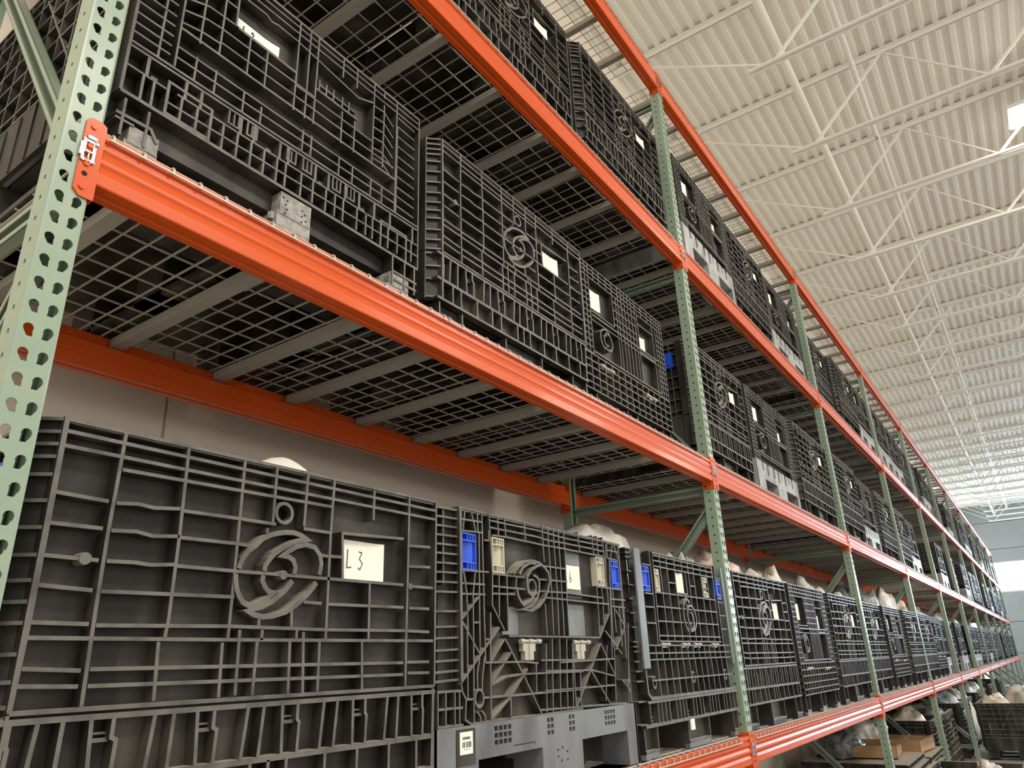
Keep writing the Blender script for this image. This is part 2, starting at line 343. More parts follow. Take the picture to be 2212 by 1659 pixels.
# ------------------------------------------------------------------ beams
X0B, X1B = .007, P-W-.007
def beam_mesh(rear=False):
    prof = [(.002, 0), (0, .003), (0, .032), (.002, .038), (.0045, .044), (.0035, .050), (0, .058), (0, .068), (.002, .074), (.0045, .080), (.0035, .086), (0, .094), (0, .103), (.0065, .108), (.0065, .113), (.001, .118), (0, .120), (0, .133), (.003, .137), (.040, .137), (.042, .135), (.042, .098), (.044, .095), (.066, .095), (.069, .092), (.069, .052), (.066, .048), (.066, .044), (.069, .040), (.069, .003), (.066, 0), (.045, 0), (.042, .003), (.030, .003), (.027, 0)]
    f = (lambda y: DEP+.003-y) if rear else (lambda y: y-.003)
    mb = MB(); n = len(prof)
    for x in (X0B, X1B): mb.v += [(x, f(y), z) for y, z in prof]
    for k in range(n): mb.f.append((k, (k+1) % n, n+(k+1) % n, n+k)); mb.m.append(0)
    mb.f.append(tuple(range(n))); mb.f.append(tuple(range(2*n-1, n-1, -1))); mb.m += [0, 0]
    return mb.mesh('beam_rail', 'orange')
def conn_mesh(right, rear=False):
    # L plate: front leg over half of the post face, side leg on the post flank
    mb = MB(); lo, hi = -.044, .156; t = .004; xo = -.0365; xi = .0065
    out = [(xi, lo), (xi, hi-.012), (xi-.004, hi-.004), (xi-.012, hi), (xo+.012, hi), (xo+.004, hi-.004), (xo, hi-.012), (xo, lo+.014), (xo+.014, lo+.0)]
    out = [(x, z) for x, z in out]
    n = len(out); mb.v += [(x, -.0048, z) for x, z in out]+[(x, -.0008, z) for x, z in out]
    mb.f.append(tuple(range(n-1, -1, -1))); mb.f.append(tuple(range(n, 2*n))); mb.m += [0, 0]
    for k in range(n): mb.f.append((k, (k+1) % n, n+(k+1) % n, n+k)); mb.m.append(0)
    side = [(-.003, lo), (.050, lo), (.066, lo+.014), (.066, hi-.014), (.056, hi-.004), (-.003, hi-.004)]
    k0 = len(mb.v); n = len(side); mb.v += [(.0022, y, z) for y, z in side]+[(.0065, y, z) for y, z in side]
    mb.f.append(tuple(range(k0+n-1, k0-1, -1))); mb.f.append(tuple(range(k0+n, k0+2*n))); mb.m += [0, 0]
    for k in range(n): mb.f.append((k0+k, k0+(k+1) % n, k0+n+(k+1) % n, k0+n+k)); mb.m.append(0)
    for z in (.134, .083, .037, -.022):   # rivets
        mb.cyl((-.0205, -.0048, z), (-.0205, -.0085, z), .0062, 8)
    mb.cyl((-.0205, -.0048, .012), (-.0205, -.0052, .012), .0062, 10, 1)
    mb.cyl((.0065, .047, -.024), (.0069, .047, -.024), .0065, 10, 1); mb.cyl((.0065, .020, -.020), (.0069, .020, -.020), .0045, 8, 1)
    if right: mb.xf(lambda x, y, z: (P-W-x, y, z))
    if rear: mb.xf(lambda x, y, z: (x, DEP-y, z))
    return mb.mesh('connector_plate', ['orange', 'pinhole'])
def clip_mesh(right):
    mb = MB(); y0, y1 = -.0082, -.0066
    mb.holed(-.036, -.008, .040, .098, [(-.030, -.014, .047, .061), (-.029, -.015, .066, .090)], y0, y1)
    mb.box(-.040, -.036, -.008, .004, .052, .086); mb.box(-.030, -.010, -.011, -.0066, .098, .106); mb.box(-.012, -.006, -.012, -.0066, .088, .094)
    mb.box(-.030, -.014, -.0125, -.0082, .0615, .0655)
    mb.bar((-.022, -.0095, .047), (-.022, -.0095, .061), .003)
    for k in range(4): mb.cyl((-.033+k*.008, -.0082, .0435), (-.033+k*.008, -.0105, .0435), .0028, 6)
    if right: mb.xf(lambda x, y, z: (P-W-x, y, z))
    return mb.mesh('safety_clip', 'chrome')
bf, br = beam_mesh(), beam_mesh(True)
cm = {(r, q): conn_mesh(r, q) for r in (0, 1) for q in (0, 1)}; cl = [clip_mesh(0), clip_mesh(1)]
for lv, z in ZL.items():
    for i in range(NB):
        for rear in (0, 1):
            t = thing('rack_beam', 'orange %s beam of the %s in the %s bay from the near end' % (('front', 'rear')[rear], SHELF[lv], ORD[i]), 'rack beam', (i*P, 0, z), 'orange %s beams of the rack' % ('front', 'rear')[rear])
            link('beam_rail', (bf, br)[rear], t)
            for r in (0, 1): link('connector_plate', cm[(r, rear)], t)
            if not rear:
                for r in (0, 1): link('safety_clip', cl[r], t, label='bright zinc safety clip')

# ------------------------------------------------------------------ wire decks
DW = 1.16
def deck_meshes():
    mb = MB(); r = .0024
    def wire(path, rad=r):
        for a, c in zip(path, path[1:]): mb.bar(a, c, rad*2, rad*2)
    n = 17
    for k in range(n):
        x = .01+k*(DW-.02)/(n-1)
        wire([(x, 1.062, .1395), (x, .02, .1395), (x, -.004, .1385), (x, -.0085, .133), (x, -.0085, .117)])
    for y in [.062+.1003*k for k in range(10)]: wire([(0, y, .1443), (DW, y, .1443)])
    wire([(0, .012, .1443), (DW, .012, .1443)]); wire([(.0, -.0128, .118), (DW, -.0128, .118)])
    g = mb.mesh('wire_grid', 'steel')
    c = MB()
    c.box(-.019, .019, .0455, 1.0215, .1015, .104); c.box(-.021, -.019, .0455, 1.0215, .1015, .1365); c.box(.019, .021, .0455, 1.0215, .1015, .1365)
    c.box(-.021, -.012, .0455, 1.0215, .1350, .1368); c.box(.012, .021, .0455, 1.0215, .1350, .1368)
    return g, c.mesh('support_channel', 'channel')
gm, chm = deck_meshes()
for lv, z in ZL.items():
    for i in range(NB):
        for k, x0 in enumerate((.012, 1.180, 2.348+.14)):
            if lv == 'D' and (i, k) in ((7, 2),): continue
            if k == 2: x0 = 2.36
            t = thing('wire_deck', 'galvanised wire mesh deck of the %s, %s of three in the %s bay' % (SHELF[lv], ORD[k], ORD[i]), 'wire deck', (i*P+x0, 0, z), 'wire decks lying on the orange beams')
            link('wire_grid', gm, t, kind='stuff')
            for dx in (.15, .56, .965): link('support_channel', chm, t, (dx, 0, 0))

# ------------------------------------------------------------------ bins
H = .865; BD = 1.15; Z0 = .147
TAB = {"A":[[[31,861],[33,483],[30,335]],[[147,859],[143,649],[144,496],[147,340]],[[288,857],[292,667],[292,497],[289,459]],[[277,451],[283,342]],[[434,858],[435,675],[435,456]],[[422,450],[426,341]],[[526,859],[526,724]],[[622,862],[619,726]],[[711,861],[707,717],[709,458]],[[691,453],[693,341]],[[858,858],[858,773]],[[1003,861],[998,460],[997,338]],[[1123,865],[1116,336]],[[747,727],[755,604]],[[463,477],[466,343]],[[510,452],[509,341]],[[601,453],[606,340]],[[640,475],[649,338]],[[831,454],[837,339]],[[522,478],[522,456]],[[619,480],[619,457]],[[852,606],[854,457]],[[31,861],[1123,865]],[[33,837],[1123,837]],[[33,808],[1120,810]],[[151,782],[708,788]],[[31,717],[134,714]],[[150,713],[194,718],[229,715],[291,722]],[[291,718],[430,720],[535,720]],[[619,720],[710,720]],[[747,724],[979,735]],[[1004,718],[1096,723]],[[32,659],[132,660]],[[148,658],[199,662],[233,657],[292,663]],[[293,661],[436,663],[476,661]],[[676,660],[704,660]],[[704,660],[751,662]],[[32,600],[134,599]],[[149,599],[204,601],[238,599],[289,604]],[[290,602],[433,602],[513,603],[698,604],[982,606]],[[1007,604],[1110,605]],[[1005,659],[1096,664]],[[36,547],[132,543]],[[148,542],[293,544]],[[293,544],[440,546]],[[634,544],[690,543]],[[709,542],[984,545]],[[1008,544],[1093,545]],[[33,483],[136,482]],[[149,480],[437,484],[708,481],[985,483],[1093,481]],[[31,457],[435,456],[1111,457]],[[36,406],[135,401]],[[151,403],[987,400]],[[1003,401],[1094,401]],[[34,378],[135,374]],[[152,374],[988,370]],[[1004,373],[1094,372]],[[513,708],[511,696]],[[600,524],[603,484]],[[510,504],[511,484]],[[30,335],[1116,336]]],"AE":[[[443,608],[450,630],[465,651],[479,661],[499,681],[520,692],[541,699],[564,704],[588,706],[611,702],[637,693],[610,690],[586,682],[558,665],[536,650],[523,635],[513,620],[512,608]],[[437,596],[439,581],[443,564],[451,549],[462,536],[479,529],[497,531],[517,540],[545,561],[530,562],[518,572],[509,586],[511,598]],[[676,611],[680,639],[674,660],[656,677],[628,681],[601,674],[578,661],[560,647],[576,647],[592,640],[600,624],[598,607]],[[595,591],[574,566],[541,541],[515,528],[477,517],[494,510],[517,506],[547,509],[582,519],[619,542],[648,567],[669,592]]],"B":[[[125,860],[124,486]],[[151,856],[140,794]],[[184,860],[205,799]],[[217,861],[218,803],[224,796],[218,488]],[[243,864],[243,747],[244,488]],[[128,829],[244,833]],[[128,792],[247,798]],[[133,668],[272,672]],[[125,628],[250,631]],[[128,596],[253,600]],[[251,775],[277,775]],[[278,811],[277,774]],[[281,867],[284,793],[292,668],[287,568],[350,492]],[[330,867],[334,802]],[[371,866],[377,799]],[[493,867],[498,802]],[[284,845],[375,845]],[[283,822],[374,821]],[[297,796],[377,799]],[[290,669],[497,670]],[[288,629],[484,629]],[[287,605],[421,609]],[[331,670],[326,533]],[[374,670],[372,490]],[[434,668],[421,611]],[[139,664],[155,599],[159,487]],[[201,668],[187,597],[186,487]],[[141,669],[152,629]],[[129,520],[215,590]],[[129,513],[161,487]],[[189,512],[221,513]],[[614,822],[615,734]],[[654,827],[657,633],[655,479]],[[691,831],[695,635],[690,479]],[[728,835],[729,611],[728,479]],[[766,840],[770,798],[765,631],[763,477]],[[877,852],[885,801]],[[995,863],[1000,798]],[[1036,846],[1040,799]],[[770,798],[1081,798]],[[616,720],[766,722]],[[565,670],[770,674]],[[564,628],[765,633],[1052,628]],[[610,608],[762,607],[1098,605]],[[385,629],[486,631]],[[383,610],[424,611]],[[1001,670],[1097,670]],[[1003,667],[1005,605],[997,482]],[[1046,667],[1048,607],[1040,525]],[[375,474],[998,474],[1091,567],[1091,670],[1088,800],[1084,848]],[[608,587],[612,478]],[[1132,789],[1085,395]],[[1123,669],[1106,439]],[[1141,664],[1142,495]],[[1112,828],[1213,829]],[[1119,794],[1212,793]],[[1097,670],[1215,670]],[[1115,627],[1248,628]],[[1116,598],[1241,597]],[[1122,862],[1113,793]],[[1171,858],[1146,797]],[[1184,859],[1214,800]],[[1225,857],[1220,674],[1213,394]],[[1111,854],[1084,669]],[[1146,588],[1225,517]],[[1048,500],[1177,411]],[[1216,508],[1129,428]],[[1187,595],[1183,439]],[[156,509],[155,293]],[[186,510],[181,224]],[[219,510],[218,414]],[[245,511],[245,396]],[[277,545],[270,392],[267,225]],[[375,285],[374,226]],[[530,385],[525,296]],[[601,451],[584,230]],[[644,466],[625,229]],[[693,466],[673,231]],[[742,467],[722,230]],[[782,452],[762,228]],[[245,394],[462,393],[546,387]],[[565,396],[852,394]],[[272,328],[359,349],[449,355],[847,353]],[[145,293],[183,292]],[[234,293],[376,292],[838,292]],[[143,238],[167,225],[376,225],[549,224],[828,226]],[[133,513],[216,420]],[[125,340],[216,414],[323,500]],[[275,398],[347,461]],[[276,334],[388,424]],[[354,464],[388,425],[451,353],[498,295],[550,229]],[[272,229],[371,286],[450,348],[478,370]],[[123,338],[128,314],[145,293],[140,238],[167,225]],[[216,414],[201,362],[202,314]],[[242,413],[228,350],[225,313]],[[200,256],[213,241],[213,225]],[[223,257],[239,241],[238,227]],[[247,463],[273,463]],[[375,845],[575,847],[769,840],[994,842],[1090,843]],[[378,822],[573,823],[652,818],[766,820],[991,821],[1090,819]],[[377,799],[571,797],[608,796],[771,798]],[[614,871],[614,822]],[[655,872],[654,827]],[[691,872],[691,831]],[[728,871],[729,835]],[[766,872],[766,840]],[[877,875],[878,852]],[[996,877],[997,862]],[[1035,878],[1034,845]],[[1084,878],[1082,845]],[[785,230],[1001,452]],[[1001,452],[1101,330]],[[918,356],[1093,330]],[[911,353],[1040,233]],[[588,361],[918,356]],[[581,296],[1094,296]],[[786,463],[780,236]],[[1115,445],[1090,237]],[[1256,535],[1199,225]],[[1157,315],[1203,282]],[[549,239],[1184,225]],[[692,387],[1105,394]],[[120,866],[1242,864]],[[1006,241],[1050,445]],[[827,355],[816,234]]],"BE":[[[409,675],[437,701],[479,724],[526,732],[573,727],[606,715],[631,696],[638,668],[622,634],[595,599],[559,575],[512,559],[458,560],[513,576],[548,602],[564,630],[567,661],[554,675],[531,681]],[[592,723],[558,715],[518,698],[493,673],[487,646],[494,621],[520,608],[550,624]],[[425,627],[430,603],[446,585],[463,574],[505,590],[529,608]],[[444,677],[468,704],[511,721],[554,724]]]}
def seg(key): return [[(a/1000., c/1000.) for a, c in s] for s in TAB[key]]
def plate(mb, x0, x1, z0, z1, y=.036, t=.006): mb.box(x0, x1, y, y+t, z0, z1)
def arc(cx, cz, r, a0=0, a1=360, n=16, rx=None): return [(cx+(rx or r)*math.cos(math.radians(a0+(a1-a0)*k/n)), cz+r*math.sin(math.radians(a0+(a1-a0)*k/n))) for k in range(n+1)]
def hline(mb, z, x0, x1, **k): mb.rib([(x0, z), (x1, z)], 0, .036, **k)
def vline(mb, x, z0, z1, **k): mb.rib([(x, z0), (x, z1)], 0, .036, **k)
def corner(mb, x, sg, zs, zlo, zhi, w=.046):   # chamfered corner ladder; x = front face edge, sg = outward direction
    xo, yo = x+sg*w, w
    mb.quad((x,.018,zlo),(xo,yo+.016,zlo),(xo,yo+.016,zhi),(x,.018,zhi))
    for a in (0, 1):
        xx, yy = (x, 0) if a == 0 else (xo, yo)
        mb.box(min(xx, xx+sg*.006), max(xx, xx+sg*.006), yy, yy+.05, zlo, zhi, 0, 1)
    for z in zs:
        n = len(mb.v); t = .0035
        mb.v += [(x,0,z-t),(xo,yo,z-t),(xo,yo,z+t),(x,0,z+t),(x,.03,z-t),(xo,yo+.03,z-t),(xo,yo+.03,z+t),(x,.03,z+t)]
        mb.f += [(n,n+1,n+2,n+3),(n+3,n+2,n+6,n+7),(n,n+4,n+5,n+1)]; mb.m += [1, 0, 0]
STROKES = {'L': [[(0, 1), (-.05, 0), (.5, .05)]], '3': [[(.1, .95), (.5, .9), (.2, .55), (.6, .3), (.3, -.05), (.05, .05)]], '6': [[(.45, 1), (.15, .6), (.05, .2), (.25, -.05), (.5, .15), (.4, .45), (.1, .3)]],
           '2': [[(.1, .85), (.35, 1), (.55, .7), (.3, .3), (.0, .0)], [(.0, .0), (.2, .2), (.6, -.05)]], '1': [[(.3, 1), (.28, .6), (.3, 0)]], '5': [[(.5, 1), (.15, .95), (.1, .6), (.45, .5), (.4, .1), (.05, .0)]]}
def card_parts(t, x0, x1, z0, z1, y, text='', skew=0, label=None, curl=.008):
    mb = MB(); n = 6
    for k in range(n):
        a, c = k/n, (k+1)/n; fa = lambda s: y-curl*max(0, s-.6)**2*6
        xa, xc = x0+(x1-x0)*a, x0+(x1-x0)*c; sa, sc = skew*a, skew*c
        mb.quad((xa, fa(a), z0+sa), (xc, fa(c), z0+sc), (xc, fa(c), z1+sc), (xa, fa(a), z1+sa))
    o = link('paper_card', mb.mesh('paper_card', 'paper'), t, label=label or 'cream paper card')
    if text:
        ib = MB(); hgt = (z1-z0)*.46; cw = hgt*.62; x = x0+(x1-x0)*.16
        for ch in text:
            for st in STROKES.get(ch, []):
                ib.rib([(x+p[0]*cw, z0+(z1-z0)*.3+p[1]*hgt+skew*.4) for p in st], y-.0022-(curl*.3 if skew else 0), y-.001, w=.0026, edge=0)
            x += cw*1.25
        link('handwriting', ib.mesh('handwriting', 'ink'), o, label='handwritten %s in thin dark ink' % ' '.join(text))
def latch(t, x0, z0, color, w=.07, h=.113):
    mb = MB(); y = .002
    mb.box(x0, x0+w, .030, .034, z0, z0+h)
    rb = lambda p: mb.rib(p, y, .031, w=.004, edge=0)
    rb([(x0, z0), (x0+w, z0), (x0+w, z0+h), (x0, z0+h), (x0, z0)])
    for zz in (z0+.022, z0+h-.022): rb([(x0, zz), (x0+w, zz)])
    for k in (.42, .62, .8): rb([(x0+w*k, z0), (x0+w*k, z0+.022)]); rb([(x0+w*k, z0+h-.022), (x0+w*k, z0+h)])
    # hand pull: a curved blade
    for k in range(5):
        a, c = k/5, (k+1)/5; xa, xc = x0+w*(.40+.58*a), x0+w*(.40+.58*c)
        mb.quad((xa, .026-.016*math.sin(a*2.2), z0+.022), (xc, .026-.016*math.sin(c*2.2), z0+.022), (xc, .026-.016*math.sin(c*2.2), z0+h-.022), (xa, .026-.016*math.sin(a*2.2), z0+h-.022))
    link('latch', mb.mesh('latch', color), t, label='%s plastic latch' % color)
def hinge(t, x0, z1, w=.125, big=True):
    mb = MB(); n = 3 if big else 2
    for k in range(n*2-1):
        xa = x0+w*k/(n*2-1); mb.cyl((xa+.001, .004, z1-.008), (xa+w/(n*2-1)-.001, .004, z1-.008), .0085 if k % 2 == 0 else .006, 8)
    if big:
        mb.box(x0+w*.12, x0+w*.72, .002, .02, z1-.04, z1-.015); mb.box(x0+w*.2, x0+w*.62, .002, .02, z1-.068, z1-.04); mb.box(x0+w*.40, x0+w*.44, -.001, .02, z1-.066, z1-.018)
    else: mb.box(x0+.006, x0+w-.006, .006, .02, z1-.022, z1-.012)
    link('hinge', mb.mesh('hinge', 'hinge'), t, label='dusty metal hinge')
def emblem_two(t, dx, dz, r, label='raised round swirl emblem'):
    # two nested crescents, as moulded on the hopper fronts
    mb = MB()
    def cres(a0, R1, R2, off):
        o = arc(0, 0, R1, a0, a0+190, 12); i_ = arc(off*math.cos(math.radians(a0+95)), off*math.sin(math.radians(a0+95)), R2, a0+200, a0-10, 10)
        mb.rib([(dx+p[0], dz+p[1]) for p in o+i_], -.002, .036, w=.011)
    cres(60, r, r*.62, -.2*r); cres(240, r, r*.62, -.2*r); mb.rib([(dx+p[0], dz+p[1]) for p in arc(0, 0, r*.3, 0, 360, 12)], 0, .036, w=.009)
    link('emblem', mb.mesh('emblem', ['plastic', 'edge']), t, label=label)
def side_panels(t, W_, left_latch=False, zlo=.335):
    # the two short flanks and the back wall
    for sgn in (0, 1):
        mb = MB(); d0, d1 = .05, BD-.05; n = 11
        mb.box(.0, .006, d0, d1, zlo, H)     # wall sheet at local x .03 inboard
        mb.xf(lambda x, y, z: (x+.030, y, z))
        rb = MB()
        for k in range(n+1): rb.rib([(d0+(d1-d0)*k/n, zlo), (d0+(d1-d0)*k/n, H)], 0, .031, w=.007)
        for z in (zlo+.004, .38, .46, .54, .62, .70, .78, .83, H-.004): rb.rib([(d0, z), (d1, z)], 0, .031, w=.007)
        for a, c in (((.2, .36), (.5, .8)), ((.9, .36), (.62, .8))): rb.rib([a, c], 0, .031, w=.007)
        rb.xf(lambda x, y, z: (y, x, z))
        k0 = len(mb.v); mb.v += rb.v; mb.f += [tuple(i+k0 for i in f) for f in rb.f]; mb.m += rb.m
        if sgn: mb.xf(lambda x, y, z: (W_-x, y, z))
        link('side_panel', mb.mesh('side_panel', ['plastic', 'edge']), t)
    if left_latch:
        for yy in (.13, .86):
            mb = MB(); mb.box(-.002, .02, yy, yy+.07, .69, .80); mb.box(-.006, .0, yy+.02, yy+.05, .71, .78); link('latch', mb.mesh('latch', 'blue'), t, label='blue plastic latch')
    mb = MB(); mb.box(.03, W_-.03, BD-.036, BD-.03, zlo, H)
    for k in range(10): x = .03+(W_-.06)*k/9; mb.box(x-.003, x+.003, BD-.03, BD, zlo, H)
    for z in (.4, .5, .6, .7, .8, H-.004): mb.box(.03, W_-.03, BD-.03, BD, z-.003, z+.003)
    link('back_panel', mb.mesh('back_panel', ['plastic', 'edge']), t)
def base_rear(mb, W_, top=.335):   # sides, floor pan and rear legs of the pallet base
    mb.box(.03, W_-.03, .05, BD-.02, .135, .15)
    for x0, x1 in ((.0, .012), (W_-.012, W_)): mb.box(x0, x1, .06, BD-.01, .135, top-.004)
    for k in range(12):
        y = .08+k*(BD-.12)/11
        for x0, x1 in ((-.004, .0), (W_, W_+.004)): mb.box(x0, x1, y-.004, y+.004, .14, top-.01, 0)
    mb.box(.0, W_, BD-.02, BD-.008, .135, top-.004)
    for xx in (.0, W_/2-.09, W_-.16):
        for yy in (BD*.45, BD-.19): mb.box(xx+.01, xx+.15, yy, yy+.16, 0.0, .135)
        mb.box(xx+.01, xx+.15, .19, BD-.03, 0.0, .018)
def legs(mb, xs, z1=.122, mi=0):
    for x0, x1 in xs:
        mb.box(x0, x1, .035, .2, 0, z1, 0); mb.box(x0, x1, .012, .035, 0, .028, mi); mb.rib([(x0+.003, .02), (x0+.003, z1)], .01, .04); mb.rib([(x1-.003, .02), (x1-.003, z1)], .01, .04)
        mb.rib([(x0, .028), (x1, .028)], .008, .04, w=.008)

def bin_A(t, text='', card=True, fancy=True, latchside=False):
    W_ = 1.122
    side_panels(t, W_, latchside)
    mb = MB(); plate(mb, .03, 1.118, .336, H-.004)
    for s in seg('A'): mb.rib(s, 0, .037, w=.0075)
    mb.box(.03, 1.12, .006, .05, H-.010, H, 0, 1); mb.box(1.116, 1.122, .012, .05, .336, H, 0)
    corner(mb, .031, -1, (.345, .385, .43, .482, .518, .555, .60, .65, .70, .75, .785, .81, .835, .861), .338, H)
    for (x, z, r) in ((.568, .603, .011), (.108, .60, .012), (1.011, .603, .009)): mb.cyl((x, -.001, z), (x, .03, z), r, 10, 1)
    for z in (.60, .57, .54, .66, .69, .73):
        mb.box(.43, .453, .0345, .0362, z-.004, z+.004, 2)
    link('front_panel', mb.mesh('front_panel_hopper', ['plastic', 'edge', 'pinhole']), t)
    mb = MB()
    for s in seg('AE'): mb.rib(s, -.002, .037, w=.012)
    mb.rib(arc(.557, .750, .024, 0, 360, 16), -.001, .037, w=.008)
    link('emblem', mb.mesh('emblem', ['plastic', 'edge']), t, label='raised round swirl emblem')
    if card: card_parts(t, .762, .915, .609, .713, .022, text, label='cream paper card' + (' reading '+' '.join(text) if text else ''))
    mb = MB(); plate(mb, .03, 1.118, .125, .332, .034)
    mb.rib([(.0, .321), (1.118, .321)], 0, .04, w=.010); mb.rib([(.0, .213), (1.118, .209)], 0, .04, w=.012); mb.rib([(.0, .13), (1.118, .13)], 0, .04, w=.010)
    pat = [.034, .079, .120, .169, .210, .291, .331, .381, .421, .503, .544, .594, .637, .716, .759, .808, .851, .930, .971, 1.023, 1.066]
    botx = [.037, .071, .118, .176, .219, .282, .328, .388, .430, .493, .537, .599, .643, .707, .750, .811, .856, .920, .965, 1.025, 1.069]
    for k, (a, c) in enumerate(zip(pat, botx)):
        if k % 4 in (0,):
            mb.rib([(a, .322), (a, .284), (c, .279), (c-.002, .216)], 0, .036, w=.008)
            if k: mb.box(pat[k-1] if k else a, a, .012, .02, .277, .284, 0, 1); mb.box(pat[k-1]+.004, a-.004, .016, .03, .290, .294, 0, 1)
        else: mb.rib([(a, .322), (c, .216)], 0, .036, w=.008)
    mb.rib([(1.112, .33), (1.106, .125)], 0, .04, w=.01)
    for x in (.03, .09, .14, .24, .34, .40, .519, .566, .614, .726, .829, .939, 1.044): mb.rib([(x, .208), (x, .132)], 0, .036, w=.008)
    corner(mb, .031, -1, (.14, .215, .27, .326), .13, .332)
    legs(mb, ((.02, .16), (.44, .72), (.98, 1.115))); base_rear(mb, W_)
    link('pallet_base', mb.mesh('pallet_base', ['plastic', 'edge']), t)

def pale_base(t, W_, top=.222, sticker=False, tone='palegrey'):
    mb = MB(); wins = []
    def grid(x0, x1, z0, z1, nx, nz):
        sx, sz = (x1-x0)/nx, (z1-z0)/nz
        for i in range(nx):
            for j in range(nz): wins.append((x0+sx*i+.0028, x0+sx*(i+1)-.0028, z0+sz*j+.0028, z0+sz*(j+1)-.0028))
    s = W_/1.25
    if tone == 'palebright':
        for a, c, e in ((.16, .20, .19), (.29, .33, .17), (.34, .36, .20), (.47, .52, .18), (.60, .64, .16), (.70, .72, .19), (.80, .85, .17), (.93, .96, .20), (1.02, 1.07, .18)): wins.append((a*s, c*s, e, top))
    else: grid(.278*s, .374*s, .155, .213, 4, 3); grid(.578*s, .624*s, .157, .215, 2, 3); grid(.720*s, .764*s, .157, .215, 2, 3); grid(.982*s, 1.072*s, .155, .213, 4, 3)
    mb.holed(.0, W_, .004, top, wins+[(.199*s, .545*s, .004, .127), (.808*s, 1.163*s, .004, .127)], .0, .12, 0, 0)
    mb.box(.0, W_, .125, .132, .13, top)
    mb.box(-.002, .012, .0, BD-.02, .004, top, 0)
    mb.box(W_-.012, W_+.002, .0, BD-.02, .004, top, 0)
    mb.box(.2*s, .545*s, .6, .64, 0, .13, 1); mb.box(.808*s, 1.163*s, .6, .64, 0, .13, 1); mb.box(.2*s, 1.16*s, .2, BD-.02, 0.002, .012, 1)
    mb.rib([(.378*s, .148), (.50*s, .147), (.50*s, .139)], -.0008, .002, w=.003, edge=2); mb.rib([(.59*s, .125), (.76*s, .125), (.76*s, .02), (.59*s, .02), (.59*s, .125)], -.0008, .002, w=.0025, edge=2)
    for (x, z) in ((.64, .11), (.67, .115), (.64, .09), (.66, .075), (.70, .10), (.70, .075)): mb.cyl((x*s, -.001, z), (x*s, .002, z), .004, 6, 2)
    link('pallet_base', mb.mesh('pallet_base_pale', [tone, 'plastic', 'pinhole']), t, label='worn grey pallet base with two fork openings')
    if sticker:
        q = MB(); q.box(.095, .183, -.002, .001, .118, .215); st = link('sticker_holder', q.mesh('sticker_holder', 'plastic'), t)
        q = MB(); q.box(.109, .168, -.004, -.0019, .148, .207); st2 = link('barcode_sticker', q.mesh('barcode_sticker', 'paper'), t, label='white barcode sticker')
        q = MB(); x = .119
        for k, wd in enumerate((2, 1, 3, 1, 0, 2, 2, 1, 1, 3, 2, 3)):
            if wd and k not in (4,): q.box(x, x+wd*.0007, -.0048, -.0039, .166, .181)
            x += .0034
        for k in range(7): q.box(.121+k*.005, .124+k*.005, -.0048, -.0039, .187, .194)
        q.box(.125, .152, -.0048, -.0039, .161, .1618)
        link('barcode', q.mesh('barcode', 'ink'), st2)

def bin_B(t):
    W_ = 1.25
    side_panels(t, W_, True, .23)
    mb = MB(); plate(mb, .05, 1.24, .225, H-.004, .032)
    for s in seg('B'): mb.rib(s, 0, .034, w=.006)
    mb.box(.12, 1.242, .004, .05, H-.008, H, 0, 1); mb.box(1.235, 1.25, .01, .05, .225, H, 0)
    mb.rib([(.128, .862), (.128, .345)], 0, .05, w=.012)
    # corner column with stacked pockets
    zz = [.853, .825, .797, .768, .74, .712, .683, .655, .626, .597, .54, .496, .464, .43, .40, .37, .345]
    mb.quad((.01,.07,.345),(.12,.03,.345),(.12,.03,H),(.01,.07,H))
    for z in zz: mb.rib([(.012, z), (.125, z+.004)], .008, .06, w=.006)
    mb.rib([(.056, .86), (.056, .62)], .012, .06, w=.006); mb.rib([(.011, .86), (.011, .225)], .02, .07, w=.006)
    # lower-left foot pocket
    for z in (.318, .272, .226): mb.rib([(.015, z), (.13, z)], 0, .04, w=.006)
    for x in (.018, .052, .093, .115): mb.rib([(x, .318), (x, .226)], 0, .04, w=.005)
    mb.rib(arc(.207, .293, .025, 0, 360, 14, rx=.021), -.002, .034, w=.007); mb.rib(arc(1.213, .29, .02, 0, 360, 12, rx=.014), -.002, .034, w=.006)
    link('front_panel', mb.mesh('front_panel_door', ['plastic', 'edge']), t)
    for bx in ((.775, .92, .028, .0325, .62, .80), (.79, .93, .028, .0325, .48, .595), (.375, .47, .028, .0325, .48, .57)):
        q = MB(); q.box(*bx); link('door_flat', q.mesh('door_flat', 'palegrey'), t, label='shiny worn grey flat of the drop door')
    mb = MB()
    for s in seg('BE'): mb.rib(s, -.006, .033, w=.009)
    mb.rib(arc(.521, .641, .024, 0, 360, 14), -.006, .033, w=.006)
    link('emblem', mb.mesh('emblem', ['plastic', 'edge']), t, label='raised nested ring emblem')
    card_parts(t, .773, .893, .652, .742, .022, 'L6', -.0, 'cream paper card reading L 6')
    latch(t, .137, .673, 'blue'); latch(t, .300, .676, 'cream', .064); latch(t, 1.019, .677, 'cream', .062); latch(t, 1.148, .673, 'blue', .064)
    hinge(t, .442, .466); hinge(t, .79, .464)
    pale_base(t, W_, .222, True)
    mb = MB(); mb.box(.03, W_-.03, .05, BD-.03, .21, .222); link('bin_floor', mb.mesh('bin_floor', 'plastic'), t)

